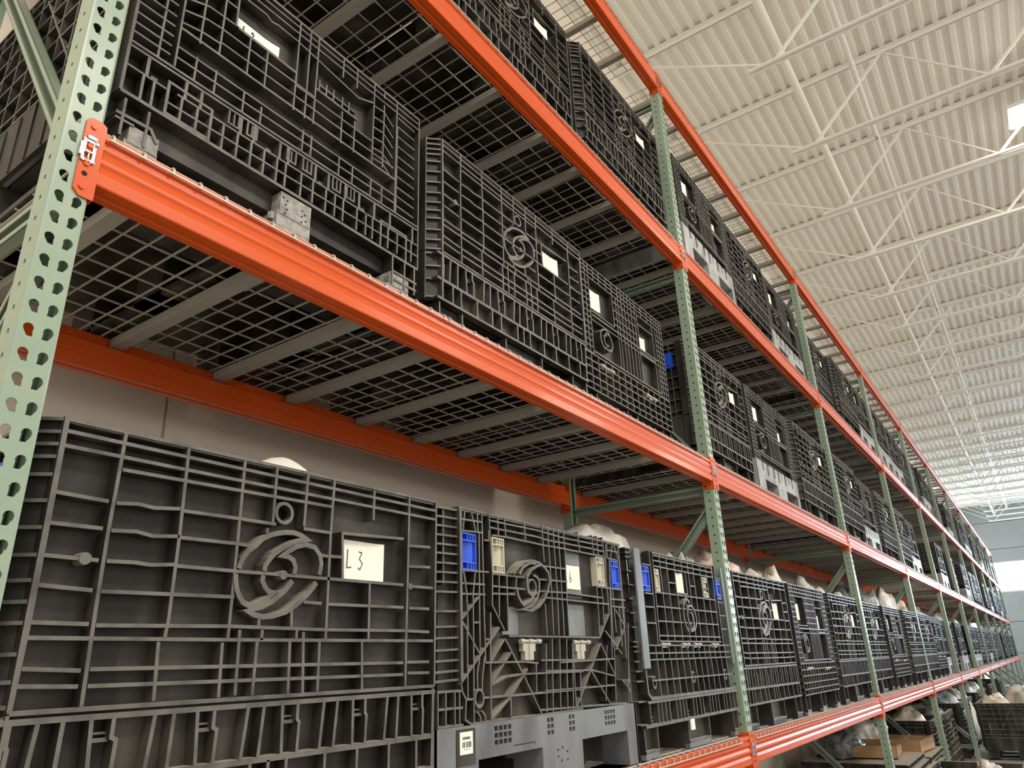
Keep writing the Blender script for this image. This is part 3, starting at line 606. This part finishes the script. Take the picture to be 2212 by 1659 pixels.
def bin_C(t):
    W_ = 1.25
    side_panels(t, W_, True, .33)
    mb = MB(); plate(mb, .10, W_-.02, .125, H-.004)
    R = lambda p, **k: mb.rib(p, 0, .037, w=.0065, **k)
    xs = [.30, .38, .46, .558, .656, .735, .81, .908, 1.0, 1.088]
    for x in xs: R([(x, .868), (x, .80)])
    for z in (.862, .851, .827, .801): R([(.295, z), (1.10, z)])
    for x in (.38, .46, .735-.0, .81, .908, 1.0): R([(x, .80), (x, .463)])
    for x in (.558, .656): R([(x, .69), (x, .463)])
    for z in (.68, .616, .551, .487, .463): R([(.285, z), (1.09, z)])
    R([(.46, .735), (.55, .735)]); R([(.735, .735), (.81, .735)]); R([(.908, .735), (1.0, .735)])
    R([(.55, .80), (.55, .69), (.69, .69), (.69, .80)]); R([(.30, .868), (.285, .463)]); R([(1.10, .868), (1.085, .70), (1.075, .463)]); R([(1.13, .868), (1.12, .44)])
    R([(.265, .868), (.262, .44)]); R([(.17, .80), (.265, .80)]); R([(.17, .67), (.265, .67)]); R([(.165, .61), (.265, .61)]); R([(.165, .54), (.26, .54)]); R([(1.13, .80), (1.21, .80)]); R([(1.12, .67), (1.215, .67)]); R([(1.12, .60), (1.22, .60)]); R([(1.12, .53), (1.22, .53)])
    for z in (.445, .412, .385): R([(.16, z), (1.22, z)])
    for x in [.23+.075*k for k in range(13)]: R([(x, .445), (x, .385)]); R([(x+.005, .385), (x+.012, .232)])
    R([(.16, .30), (1.21, .30)]); mb.rib([(.105, .345), (.11, .25), (.14, .228), (1.235, .228)], 0, .037, w=.012)
    mb.rib([(.09, .215), (1.24, .215)], -.002, .037, w=.010); mb.rib([(.05, .124), (1.24, .126)], -.002, .037, w=.012)
    for x in (.11, .192, .233, .277, .318, .398, .437, .48, .516, .599, .638, .686, .726, .817, .855, .90, .94, 1.02, 1.06, 1.11, 1.17, 1.22): R([(x, .212), (x, .128)])
    for x in (.14, .34, .55, .76, .97, 1.14): mb.box(x, x+.035, .02, .03, .152, .156, 0, 1); mb.box(x, x+.035, .02, .03, .138, .142, 0, 1)
    for x, z in ((.18, .292), (.64, .30), (1.09, .30)): R(arc(x, z, .024, 40, 380, 12, rx=.018))
    # side column seen at the left corner
    mb.quad((.03,.07,.13),(.10,.045,.13),(.10,.045,H),(.03,.07,H))
    for z in (.86, .84, .82, .76, .70, .64, .58, .52, .46, .44, .42, .38, .34, .30, .22, .13): mb.rib([(.03, z), (.10, z)], .012, .07, w=.006)
    legs(mb, ((.05, .185), (.526, .802), (1.15, 1.23)), .12, 2); base_rear(mb, W_)
    link('front_panel', mb.mesh('front_panel_grid', ['plastic', 'edge', 'palegrey']), t)
    q = MB(); q.box(.085, .150, -.003, .006, .35, H-.001); link('corner_strip', q.mesh('corner_strip', 'palegrey'), t, label='smooth worn grey corner strip')
    q = MB(); q.box(1.222, 1.255, -.003, .006, .35, H-.001); link('corner_strip', q.mesh('corner_strip', 'palegrey'), t, label='smooth worn grey corner strip')
    mb = MB()
    for s in (arc(.66, .585, .078, 60, 250, 12, rx=.062), arc(.70, .575, .06, -120, 130, 12, rx=.062), [(.63, .655), (.66, .668), (.69, .645)], arc(.68, .585, .045, 100, 270, 8, rx=.03), arc(.672, .56, .05, -90, 60, 8)): mb.rib(s, -.004, .037, w=.010)
    link('emblem', mb.mesh('emblem', ['plastic', 'edge']), t, label='raised round swirl emblem')
    card_parts(t, .562, .655, .694, .792, .016, '1', 0, 'cream paper card with a single stroke', curl=.012)
    latch(t, .165, .682, 'blue', .075, .108); latch(t, .310, .687, 'cream', .045, .1); latch(t, .935, .69, 'cream', .07, .1); latch(t, 1.125, .69, 'blue', .07, .1)
    for x in (.30, .545, .70, .95): hinge(t, x, .457, .095, False)
    q = MB(); q.box(.53, .575, -.004, .002, .076, .122); link('barcode_sticker', q.mesh('barcode_sticker', 'paper'), t, label='small worn barcode sticker')

def bin_D(t):
    W_ = 1.14
    side_panels(t, W_, False, .335)
    mb = MB(); plate(mb, .05, 1.13, .20, H-.004, .04)
    R = lambda p, w=.0058: mb.rib(p, 0, .042, w=w)
    T = .865
    R([(.053, T), (.053, .207)], .008)
    for x, z0, z1 in ((.125, .366, T), (.170, .372, T), (.228, .50, T), (.287, .51, T), (.326, .654, T), (.378, .51, .651), (.439, .501, .648), (.548, .497, T), (.592, .497, T), (.626, .497, T), (.737, .775, T), (.742, .497, .63), (.801, .775, T), (.80, .497, .63), (.885, .50, T), (.937, .52, .80), (.937, .83, T), (1.002, .37, T), (1.008, .37, .75), (1.125, .19, T), (.227, .366, .45), (.287, .366, .45), (.378, .366, .44), (.439, .366, .43), (.592, .366, .45), (.626, .366, .45), (.742, .366, .44), (.80, .366, .44), (.885, .366, .44), (.937, .366, .44)): R([(x, z0), (x, z1)])
    R([(.053, .862), (1.125, .862)], .009); R([(.053, .838), (1.125, .838)]); R([(.053, .81), (1.125, .81)])
    for z in (.40, .431, .464, .50, .535, .575, .615, .655, .69, .73, .77): R([(.053, z), (.155, z)])
    R([(.17, .443), (.29, .443), (1.0, .437)]); R([(.17, .406), (1.0, .403)])
    R([(.17, .51), (1.0, .505)], .008); R([(.17, .53), (.23, .545), (.29, .55)]); R([(.17, .574), (.24, .60), (.287, .605), (.626, .605)]); R([(.17, .62), (.24, .65), (.335, .655)]); R([(.29, .555), (.54, .555), (.99, .55)]); R([(.548, .598), (.89, .598)]); R([(.17, .70), (.24, .72), (.33, .72)]); R([(.17, .76), (.33, .765)])
    R([(.335, .652), (.545, .647)], .009); R([(.335, .78), (.42, .782), (.44, .77), (.465, .776), (.548, .775)]); R([(.55, .775), (.81, .74), (.885, .77)]); R([(.63, .645), (.81, .643)], .008)
    for x in (.64, .67, .70, .74, .77): R([(x, .645), (x, .69)])
    R([(.64, .668), (.80, .665)])
    for z in (.53, .575, .62, .665, .71, .76): R([(.885, z), (.937, z+.005), (.985, z-.03)])
    for z in (.40, .44, .48, .525, .57, .615, .66, .705, .75, .79): R([(1.008, z), (1.10, z-.005)])
    R([(.053, .367), (1.125, .367)], .007); R([(.053, .352), (1.125, .352)], .007)
    R([(.053, .207), (1.125, .190)], .010); R([(.053, .291), (.16, .288)]); R([(.16, .250), (1.125, .243)]); R([(.19, .292), (1.125, .288)]); R([(.165, .21), (.165, .315), (.29, .31), (.29, .205)], .008); R([(.165, .215), (.285, .212)], .009); R([(.94, .20), (.94, .30), (1.065, .298), (1.065, .195)], .008)
    for k, x in enumerate([.10, .128, .205, .25, .33, .375, .42, .465, .51, .541, .60, .645, .698, .735, .769, .83, .87, .90, .975, 1.02, 1.09]):
        R([(x, .205), (x, .29)], .007)
        if k % 3 != 1: R([(x+.006, .29), (x+.006, .35)], .009)
    for x in (.36, .42, .56, .62, .74, .80): R([(x-.018, .348), (x-.018, .305), (x+.014, .305), (x+.014, .348)], .006); R([(x-.002, .345), (x-.002, .308)], .005)
    for x in (.125, .27, .48, .68, .86): mb.box(x, x+.018, .02, .035, .305, .318, 0, 1)
    for x in (.07, .13, 1.0, 1.06, 1.11): R([(x, .19), (x, .08)], .007)
    R([(.053, .14), (.14, .142), (.16, .11)], .009); R([(.053, .125), (.10, .125)], .007); R([(1.0, .13), (1.12, .128)], .009); R([(1.0, .10), (1.12, .10)], .009)
    mb.cyl((.06, .10, .165), (1.1, .16, .16), .03, 12); base_rear(mb, W_)
    mb.box(.05, 1.12, .12, .15, .10, .205); mb.box(.03, 1.13, .046, .056, .13, .21); mb.box(.02, 1.12, .27, .28, .015, .2); mb.box(.17, .52, .06, .27, .012, .02); mb.box(.66, .98, .06, .27, .012, .02)
    link('front_panel', mb.mesh('front_panel_fine_grid', ['plastic', 'edge']), t)
    q = MB(); q.box(.340, .545, .034, .042, .655, .775); link('card_recess', q.mesh('card_recess', 'plastic'), t)
    card_parts(t, .342, .492, .652, .722, .030, 'L2', -.004, 'cream paper card reading L 2')
    for x0, x1, z1 in ((.085, .168, .125), (.530, .650, .188), (.985, 1.085, .125)):
        q = MB(); q.box(x0, x1, .006, .12, 0, z1*.65); q.box(x0+.006, x1-.002, .004, .1, z1*.6, z1); q.cyl((x0-.002, .03, z1*.5), (x0-.002, .03, z1*.62), .012, 8)
        if x0 == .530:
            for x, z in ((.545, .17), (.56, .165), (.555, .15), (.56, .135), (.555, .12), (.615, .16), (.625, .15), (.615, .14), (.63, .13), (.615, .12)): q.cyl((x, .0065, z), (x, .0025, z), .003, 6, 1)
        q.box(x0, x1-.003, .12, .3, 0, .11)
        link('foot_block', q.mesh('foot_block', ['foot', 'pinhole']), t, label='scuffed light grey foot block')

def bin_E(t, pale=False, card=True):
    W_ = 1.0; lo = .30 if pale else .12
    side_panels(t, W_, False, .335)
    mb = MB(); plate(mb, .02, .98, lo, H-.004)
    R = lambda p, w=.006: mb.rib(p, 0, .037, w=w)
    for x in (.003, .035, .07, .105): R([(x, H), (x, .33)])
    for x in (.90, .93, .965, .996): R([(x, H), (x, .33)])
    for z in [.33+.034*k for k in range(13)]: R([(.003, z), (.105, z)]); R([(.90, z), (.996, z)])
    for z in (.861, .836, .81, .782): R([(.0, z), (1.0, z)])
    for x in (.16, .22, .30, .36, .43, .47, .51, .55, .59, .64, .72, .80, .86): R([(x, H), (x, .782)])
    R([(.105, .782), (.105, .58), (.36, .58), (.36, .782)]); R([(.12, .56), (.90, .56)], .009); R([(.105, .53), (.90, .53)])
    for x in (.40, .43, .47, .51, .55, .59, .63): R([(x, .782), (x, .345)])
    for z in (.74, .69, .64, .60): R([(.36, z), (.64, z)])
    R([(.66, .782), (.66, .345)]); R([(.86, .782), (.86, .345)]); R([(.66, .54), (.86, .54)], .009); R([(.66, .72), (.86, .72)])
    R([(.105, .345), (.90, .345)], .009); R([(.0, .325), (1.0, .325)], .008)
    if not pale:
        for z in (.285, .245, .20, .16, .125): R([(.0, z), (1.0, z)], .007)
        for k in range(15): x = .003+.071*k; R([(x, .325), (x, .125)])
        legs(mb, ((.02, .12), (.44, .56), (.88, .98)), .12, 2)
        base_rear(mb, W_)
    else:
        for z in (.30, .27, .235): R([(-.0, z), (.13, z)]); R([(.87, z), (1.0, z)])
        for x in (.003, .035, .07, .105, .13, .87, .90, .93, .965, .996): R([(x, .325), (x, .235)], .005)
        mb.box(.0, 1.0, .0385, .045, .222, .33)
    link('front_panel', mb.mesh('front_panel_label', ['plastic', 'edge', 'palegrey']), t)
    mb = MB()
    for s in (arc(.245, .455, .062, 50, 250, 10), arc(.262, .45, .05, -130, 120, 10), arc(.25, .455, .03, 90, 300, 8)): mb.rib(s, -.004, .037, w=.009)
    link('emblem', mb.mesh('emblem', ['plastic', 'edge']), t, label='raised round swirl emblem')
    if card: card_parts(t, .115, .235, .62, .73, .022); card_parts(t, .665, .76, .565, .66, .022)
    if pale:
        pale_base(t, W_, .262, tone='palebright')
        q = MB(); q.box(.03, W_-.03, .05, BD-.03, .29, .30); link('bin_floor', q.mesh('bin_floor', 'plastic'), t)
    else:
        hinge(t, .17, .30, .14, False); hinge(t, .68, .29, .14, False)

DESC = {'A': 'black ribbed bin with swirl emblem', 'B': 'black bin with drop door, blue and cream latches', 'C': 'black square-grid bin with blue latches', 'D': 'black fine-grid bin on light grey feet', 'E': 'black bin with two label cards and narrow corner grids', 'F': 'black bin on a pale grey fork base'}
BUILD = {'A': bin_A, 'B': bin_B, 'C': bin_C, 'D': bin_D, 'E': bin_E, 'F': lambda t: bin_E(t, True)}
BW = {'A': 1.122, 'B': 1.25, 'C': 1.25, 'D': 1.14, 'E': 1.0, 'F': 1.0}
PROTO = {}
KIDS = {}
def kids(o):
    return KIDS.get(o.name, [])
def copy_tree(src, x, y, z, sx):
    c = src.copy(); C.objects.link(c); c.location = (x, y, z); c.scale = (sx, 1, 1)
    for ch in src.children:
        d = ch.copy(); C.objects.link(d); d.parent = c
        for g in ch.children:
            e = g.copy(); C.objects.link(e); e.parent = d
    return c
POS3 = ['left', 'middle', 'right']
def place_bin(kind, x, y, lv, bay, slot, sx=1, key=None, text=''):
    z = ZL[lv]+Z0; key = key or kind
    if key not in PROTO:
        t = thing('collapsible_bin', '', 'bin', (x, y, z))
        if key == 'A3': bin_A(t, 'L3', latchside=True)
        elif key == 'Ax': bin_A(t, '', latchside=True)
        elif key == 'A0': bin_A(t, '', card=False)
        else: BUILD[kind](t)
        PROTO[key] = t; t.scale = (sx, 1, 1)
        bpy.context.view_layer.update()
    else: t = copy_tree(PROTO[key], x, y, z, sx)
    d = DESC[kind]
    if key == 'A3': d = 'black ribbed bin with swirl emblem and L 3 card'
    t['label'] = '%s, %s, %s bay, %s slot' % (d, SHELF[lv], ORD[bay], POS3[slot])
    t['group'] = 'collapsible bulk bins on the %s' % SHELF[lv]
    return t
bins = [
 ('A', .02, .015, 'A', 0, 0, 1, 'A3'), ('B', 1.135, .015, 'A', 0, 1, 1, None), ('C', 2.42, .015, 'A', 0, 2, .975, None),
 ('A', 3.775, .01, 'A', 1, 0, .97, 'Ax'), ('E', 4.94, .005, 'A', 1, 1, 1, None), ('A', 6.14, .015, 'A', 1, 2, 1.03, 'Ax'),
 ('D', 0.0, .09, 'B', 0, 0, 1, None), ('A', 1.235, .09, 'B', 0, 1, 1, 'Ax'), ('E', 2.375, .115, 'B', 0, 2, 1.05, None),
 ('A', 3.77, .07, 'B', 1, 0, .94, 'Ax'), ('F', 4.86, .06, 'B', 1, 1, 1.16, None), ('A', 6.09, .03, 'B', 1, 2, 1.10, 'Ax'),
 ('A', .06, .08, 'C', 0, 0, 1, 'Ax'), ('A', 1.27, .07, 'C', 0, 1, .99, 'Ax'), ('A', 2.46, .04, 'C', 0, 2, 1.0, 'Ax'),
 ('F', 3.80, .01, 'C', 1, 0, 1.08, None), ('A', 4.94, .02, 'C', 1, 1, .90, 'Ax'), ('F', 6.03, .04, 'C', 1, 2, 1.16, None)]
LAY = {'A': {2: 'AEA', 3: 'AEF', 4: 'AF-', 5: 'FFA', 6: 'AFA', 7: 'EAA', 8: 'AEA', 9: 'AAE', 10: 'AAA'},
       'B': {2: 'AFA', 3: 'AF-', 4: '-F-', 5: 'A-F', 6: '-AE', 7: 'F-A', 8: 'AFA', 9: 'EAF', 10: 'AAF'},
       'C': {2: 'AAF', 3: 'FFA', 4: 'AFE', 5: 'A-F', 6: '-AF', 7: 'F-A', 8: 'EFA', 9: 'FAF', 10: 'AFA'}}
for lv in 'ABC':
    for bay, st in LAY[lv].items():
        for k, ch in enumerate(st):
            if ch == '-': continue
            wd = 1.15+rnd.uniform(-.03, .02); x = bay*P+.03+k*1.205+rnd.uniform(0, .02)
            if ch in 'EF': wd -= .03
            bins.append((ch, x+(.03 if ch == 'A' else 0), rnd.uniform(.0, .07), lv, bay, k, wd/BW[ch], 'Ax' if ch == 'A' else None))
TOPS = {}
for q in bins:
    place_bin(*q); TOPS[(q[3], q[4], q[5])] = (q[1], q[2], BW[q[0]]*q[6])

# ------------------------------------------------------------------ bags standing out of the bins
def blob(name, cx, cy, z0, z1, rx, ry, material, label, cat='bag', group=None, seed=0, spiky=.35, rot=0):
    r = random.Random(seed); bmm = bmesh.new(); bmesh.ops.create_icosphere(bmm, subdivisions=4, radius=1)
    off = Vector((r.uniform(0, 50), r.uniform(0, 50), r.uniform(0, 50)))
    for v in bmm.verts:
        n = v.co.copy(); d = noise.noise(n*1.3+off)*.9+noise.noise(n*2.7+off*2)*.55
        rd = 1-abs(noise.noise(n*4.2+off*3))*2; rd2 = 1-abs(noise.noise(n*9+off))*2; s = 1+spiky*(d*.55+rd*.22+rd2*.10)
        v.co = Vector((n.x*rx*s, n.y*ry*s, n.z*max(.3, s)))
    zmx = max(v.co.z for v in bmm.verts)
    for v in bmm.verts: v.co.z = (max(0, v.co.z)/zmx)**(.3 if material == 'paper' else .55)*(z1-z0)
    bmesh.ops.rotate(bmm, verts=bmm.verts, cent=(0, 0, 0), matrix=Matrix.Rotation(rot, 3, 'Z'))
    me = bpy.data.meshes.new(name); bmm.to_mesh(me); bmm.free(); me.materials.append(M[material]); me.polygons.foreach_set('use_smooth', [True]*len(me.polygons))
    o = bpy.data.objects.new(name, me); C.objects.link(o); o.location = (cx, cy, z0); return tag(o, label, cat, group)
zf = ZL['A']+Z0+.15
B_ = [
 ('plastic_bag', .84, .40, 2.385, .19, .16, 'paper', 'white folded sheet poking out above the L 3 bin', 1, .15),
 ('plastic_bag', 2.46, .22, 2.30, .12, .12, 'bag', 'small white bag showing over the drop-door bin rim', 2, .3),
 ('plastic_bag', 2.92, .42, 2.47, .44, .32, 'bag', 'large crinkled clear bag heaped on the square-grid bin', 3, .5),
 ('plastic_bag', 3.45, .22, 2.33, .13, .12, 'bag', 'torn clear film behind the grid bin rim, left of the second post', 4, .6),
 ('plastic_bag', 4.05, .42, 2.42, .16, .16, 'bag', 'crumpled clear bag just behind the second green post', 5, .6),
 ('plastic_bag', 4.62, .36, 2.46, .32, .26, 'bagred', 'clear bag with red print, first bin right of the second post', 6, .4),
 ('plastic_bag', 5.25, .36, 2.40, .22, .2, 'bagyellow', 'yellowed bag bundle beside the red-printed bag', 7, .7),
 ('plastic_bag', 5.72, .33, 2.44, .22, .2, 'bagyellow', 'yellowed bag with an upright knot on the two-card bin', 8, .9),
 ('plastic_bag', 6.75, .33, 2.46, .34, .25, 'bag', 'big rounded clear bag left of the third green post', 9, .45),
 ('plastic_bag', 8.05, .30, 2.37, .26, .22, 'bagyellow', 'tan bag just right of the third green post', 10, .4),
 ('plastic_bag', 9.10, .45, 2.60, .55, .35, 'bagdark', 'dark smoky bag heap between the third and fourth posts', 11, .9),
 ('plastic_bag', 10.4, .35, 2.58, .50, .30, 'bag', 'tall spiky clear bag left of the fourth green post', 12, 1.0),
 ('plastic_bag', 11.9, .35, 2.50, .40, .3, 'bagyellow', 'loose tan bag right of the fourth green post', 13, .8),
 ('plastic_bag', 14.0, .35, 2.42, .45, .3, 'bagblue', 'pale bluish bag left of the fifth green post', 14, .7),
 ('plastic_bag', 16.3, .35, 2.42, .4, .3, 'bagblue', 'white bag on the lowest shelf right of the fifth post', 15, .7),
 ('plastic_bag', 19.4, .30, 2.40, .4, .3, 'bagblue', 'white bag on the lowest shelf right of the sixth post', 16, .7),
 ('plastic_bag', 23.2, .30, 2.42, .5, .3, 'bagblue', 'white bag on the lowest shelf right of the seventh post', 17, .7)]
AB = [(q[1], q[1]+BW[q[0]]*q[6]) for q in bins if q[3] == 'A']
for n_, cx, cy, zt, rx, ry, mt, lb, sd, sp in B_:
    for a, c in AB:
        if a-.03 < cx < c+.03:
            ry = min(ry, (cy-.08)/(1+sp*.5)); rx = min(rx, (c-a)/2-.12)/(1+sp*.35); cx = min(max(cx, a+rx*(1+sp*.4)+.05), c-rx*(1+sp*.4)-.05)
    blob('paper_sheet' if mt == 'paper' else n_, cx, cy, zf+.005, zt, rx, ry, mt, lb, 'paper' if mt == 'paper' else 'bag', None if mt == 'paper' else 'plastic bags rising out of the lowest shelf bins', sd, sp)
blob('plastic_bag', 4.3, .45, ZL['C']+Z0+.3, 5.42, .3, .25, 'bag', 'white bag showing over the upper shelf bin right of the second post', 'bag', None, 21, .4)

# ------------------------------------------------------------------ floor level under and before the rack
def loose_bin(x, y, kind, label, top=None):
    if 'A0' not in PROTO:
        t = thing('collapsible_bin', '', 'bin', (x, y, 0)); bin_A(t, '', card=False); PROTO['A0'] = t; bpy.context.view_layer.update()
        t['label'] = label; t['group'] = 'bins standing on the floor'; return t
    t = copy_tree(PROTO[kind], x, y, 0, 1); t['label'] = label; t['group'] = 'bins standing on the floor'; return t
loose_bin(15.15, -1.22, 'A0', 'dark bin standing in the aisle heaped with bags, beyond the fifth post')
loose_bin(6.08, -1.52, 'A0', 'nearest bin on the aisle floor, only its rim and contents showing')
for k, (x, y, lab) in enumerate(((11.35, .12, 'black bin on the floor under the rack, fourth bay, left'), (12.6, .12, 'black bin on the floor under the rack, fourth bay, middle'), (15.2, .15, 'black bin on the floor under the rack, fifth bay, left'), (16.45, .15, 'black bin on the floor under the rack, fifth bay, middle'), (18.95, .15, 'black bin on the floor under the rack, sixth bay, left'), (20.2, .15, 'black bin on the floor under the rack, sixth bay, middle'), (22.7, .15, 'black bin on the floor under the rack, seventh bay'), (26.4, .15, 'black bin on the floor under the rack, eighth bay'))):
    loose_bin(x, y, 'A0', lab)
mb = MB(); L_, D_, T_ = 1.16, 1.05, .062
mb.box(.02, L_-.02, .02, D_-.02, .006, T_-.006)
for z0 in (0, T_-.014): mb.box(0, L_, 0, D_, z0, z0+.012, 0, 1)
for k in range(13): x = k*(L_-.01)/12; mb.box(x, x+.01, 0, .02, .012, T_-.014, 0, 1)
for k in range(9): y = k*(D_-.01)/8; mb.box(0, .02, y, y+.01, .012, T_-.014, 0)
fpm = mb.mesh('folded_panel', ['plastic', 'edge'])
for si, (sx, nm, n) in enumerate(((8.35, 'left', 11), (9.62, 'right', 10))):
    for k in range(n):
        o = link('folded_panel', fpm, None, (sx+.012*math.sin(k*2.1), .0+.02*math.sin(k*3.3)+.02, k*T_+.001))
        tag(o, 'flat folded black panel, %s from the floor, %s stack, third bay' % (ORD[k], nm), 'folded panel', 'flat folded panels stacked on the floor')
def tray(x, y, z, w, d, h, label, rot):
    t = thing('cardboard_tray', label, 'cardboard box', (x, y, z), 'open cardboard trays', rot)
    for nm, bx in (('bottom', (0, w, 0, d, 0, .006)), ('side', (0, w, 0, .006, 0, h)), ('side', (0, w, d-.006, d, 0, h)), ('side', (0, .006, 0, d, 0, h)), ('side', (w-.006, w, 0, d, 0, h))):
        q = MB(); q.box(*bx); link('tray_'+nm, q.mesh('tray_'+nm, 'card'), t)
    q = MB(); q.poly([(0, 0, h), (w, 0, h), (w-.04, -.12, h+.06), (.04, -.12, h+.06)]); q.poly([(0, 0, h-.002), (.04, -.12, h+.058), (w-.04, -.12, h+.058), (w, 0, h-.002)]); link('tray_flap', q.mesh('tray_flap', 'card'), t)
tray(8.75, .18, 11*T_+.012, .7, .5, .12, 'open brown cardboard tray on the left folded stack', .1)
tray(9.9, .12, 10*T_+.012, .62, .55, .13, 'open brown cardboard tray on the right folded stack', -.12)
tray(6.35, -1.25, .155, .8, .8, .66, 'brown cardboard box inside the nearest aisle bin', .05)
blob('plastic_bag', 6.95, -.75, .16, .93, .16, .14, 'bag', 'knotted clear bag poking from the nearest aisle bin', 'bag', None, 31, .8)
blob('plastic_bag', 6.9, -1.12, .17, .95, .14, .14, 'bagyellow', 'yellowed bag at the right in the nearest aisle bin', 'bag', None, 32, .8)
blob('plastic_bag', 15.55, -.35, .16, 1.02, .3, .26, 'bagyellow', 'tan bag at the left on the dark aisle bin', 'bag', None, 33, .6)
blob('plastic_bag', 15.75, -.85, .16, 1.16, .42, .34, 'bag', 'big clear bag heaped on the dark aisle bin', 'bag', None, 34, .6)
blob('plastic_bag', 15.35, -1.02, .16, 1.0, .16, .16, 'bagblue', 'bluish film hanging at the right of the dark aisle bin', 'bag', None, 35, .7)
for k, (x, y, zt, mt, lab) in enumerate(((11.9, .6, 1.02, 'bagyellow', 'brown bag on the floor bins left of the fifth post'), (13.1, .55, 1.0, 'bagdark', 'dark bag on the floor bins left of the fifth post'), (15.8, .5, 1.05, 'bagblue', 'white bag on the floor bin right of the fifth post'), (17.0, .5, 1.08, 'bag', 'clear bag on the floor bin, fifth bay'), (19.5, .5, 1.08, 'bagblue', 'bluish bag on the floor bin, sixth bay'), (20.8, .5, 1.06, 'bag', 'clear bag on the floor bin left of the seventh post'))):
    blob('plastic_bag', x, y, .16, zt, .38, .32, mt, lab, 'bag', 'plastic bags on the floor level bins', 40+k, .7)
for k, (x, y) in enumerate(((8.9, .75), (9.8, .7), (10.3, .8))):
    blob('plastic_bag', x, y, (11, 10, 10)[k]*T_+.012, .95+.05*k, .25, .2, 'bagdark' if k != 1 else 'bag', ('dark bag behind the cardboard trays', 'crumpled clear bag behind the cardboard trays', 'dark bag at the right end of the folded stacks')[k], 'bag', None, 50+k, .9)
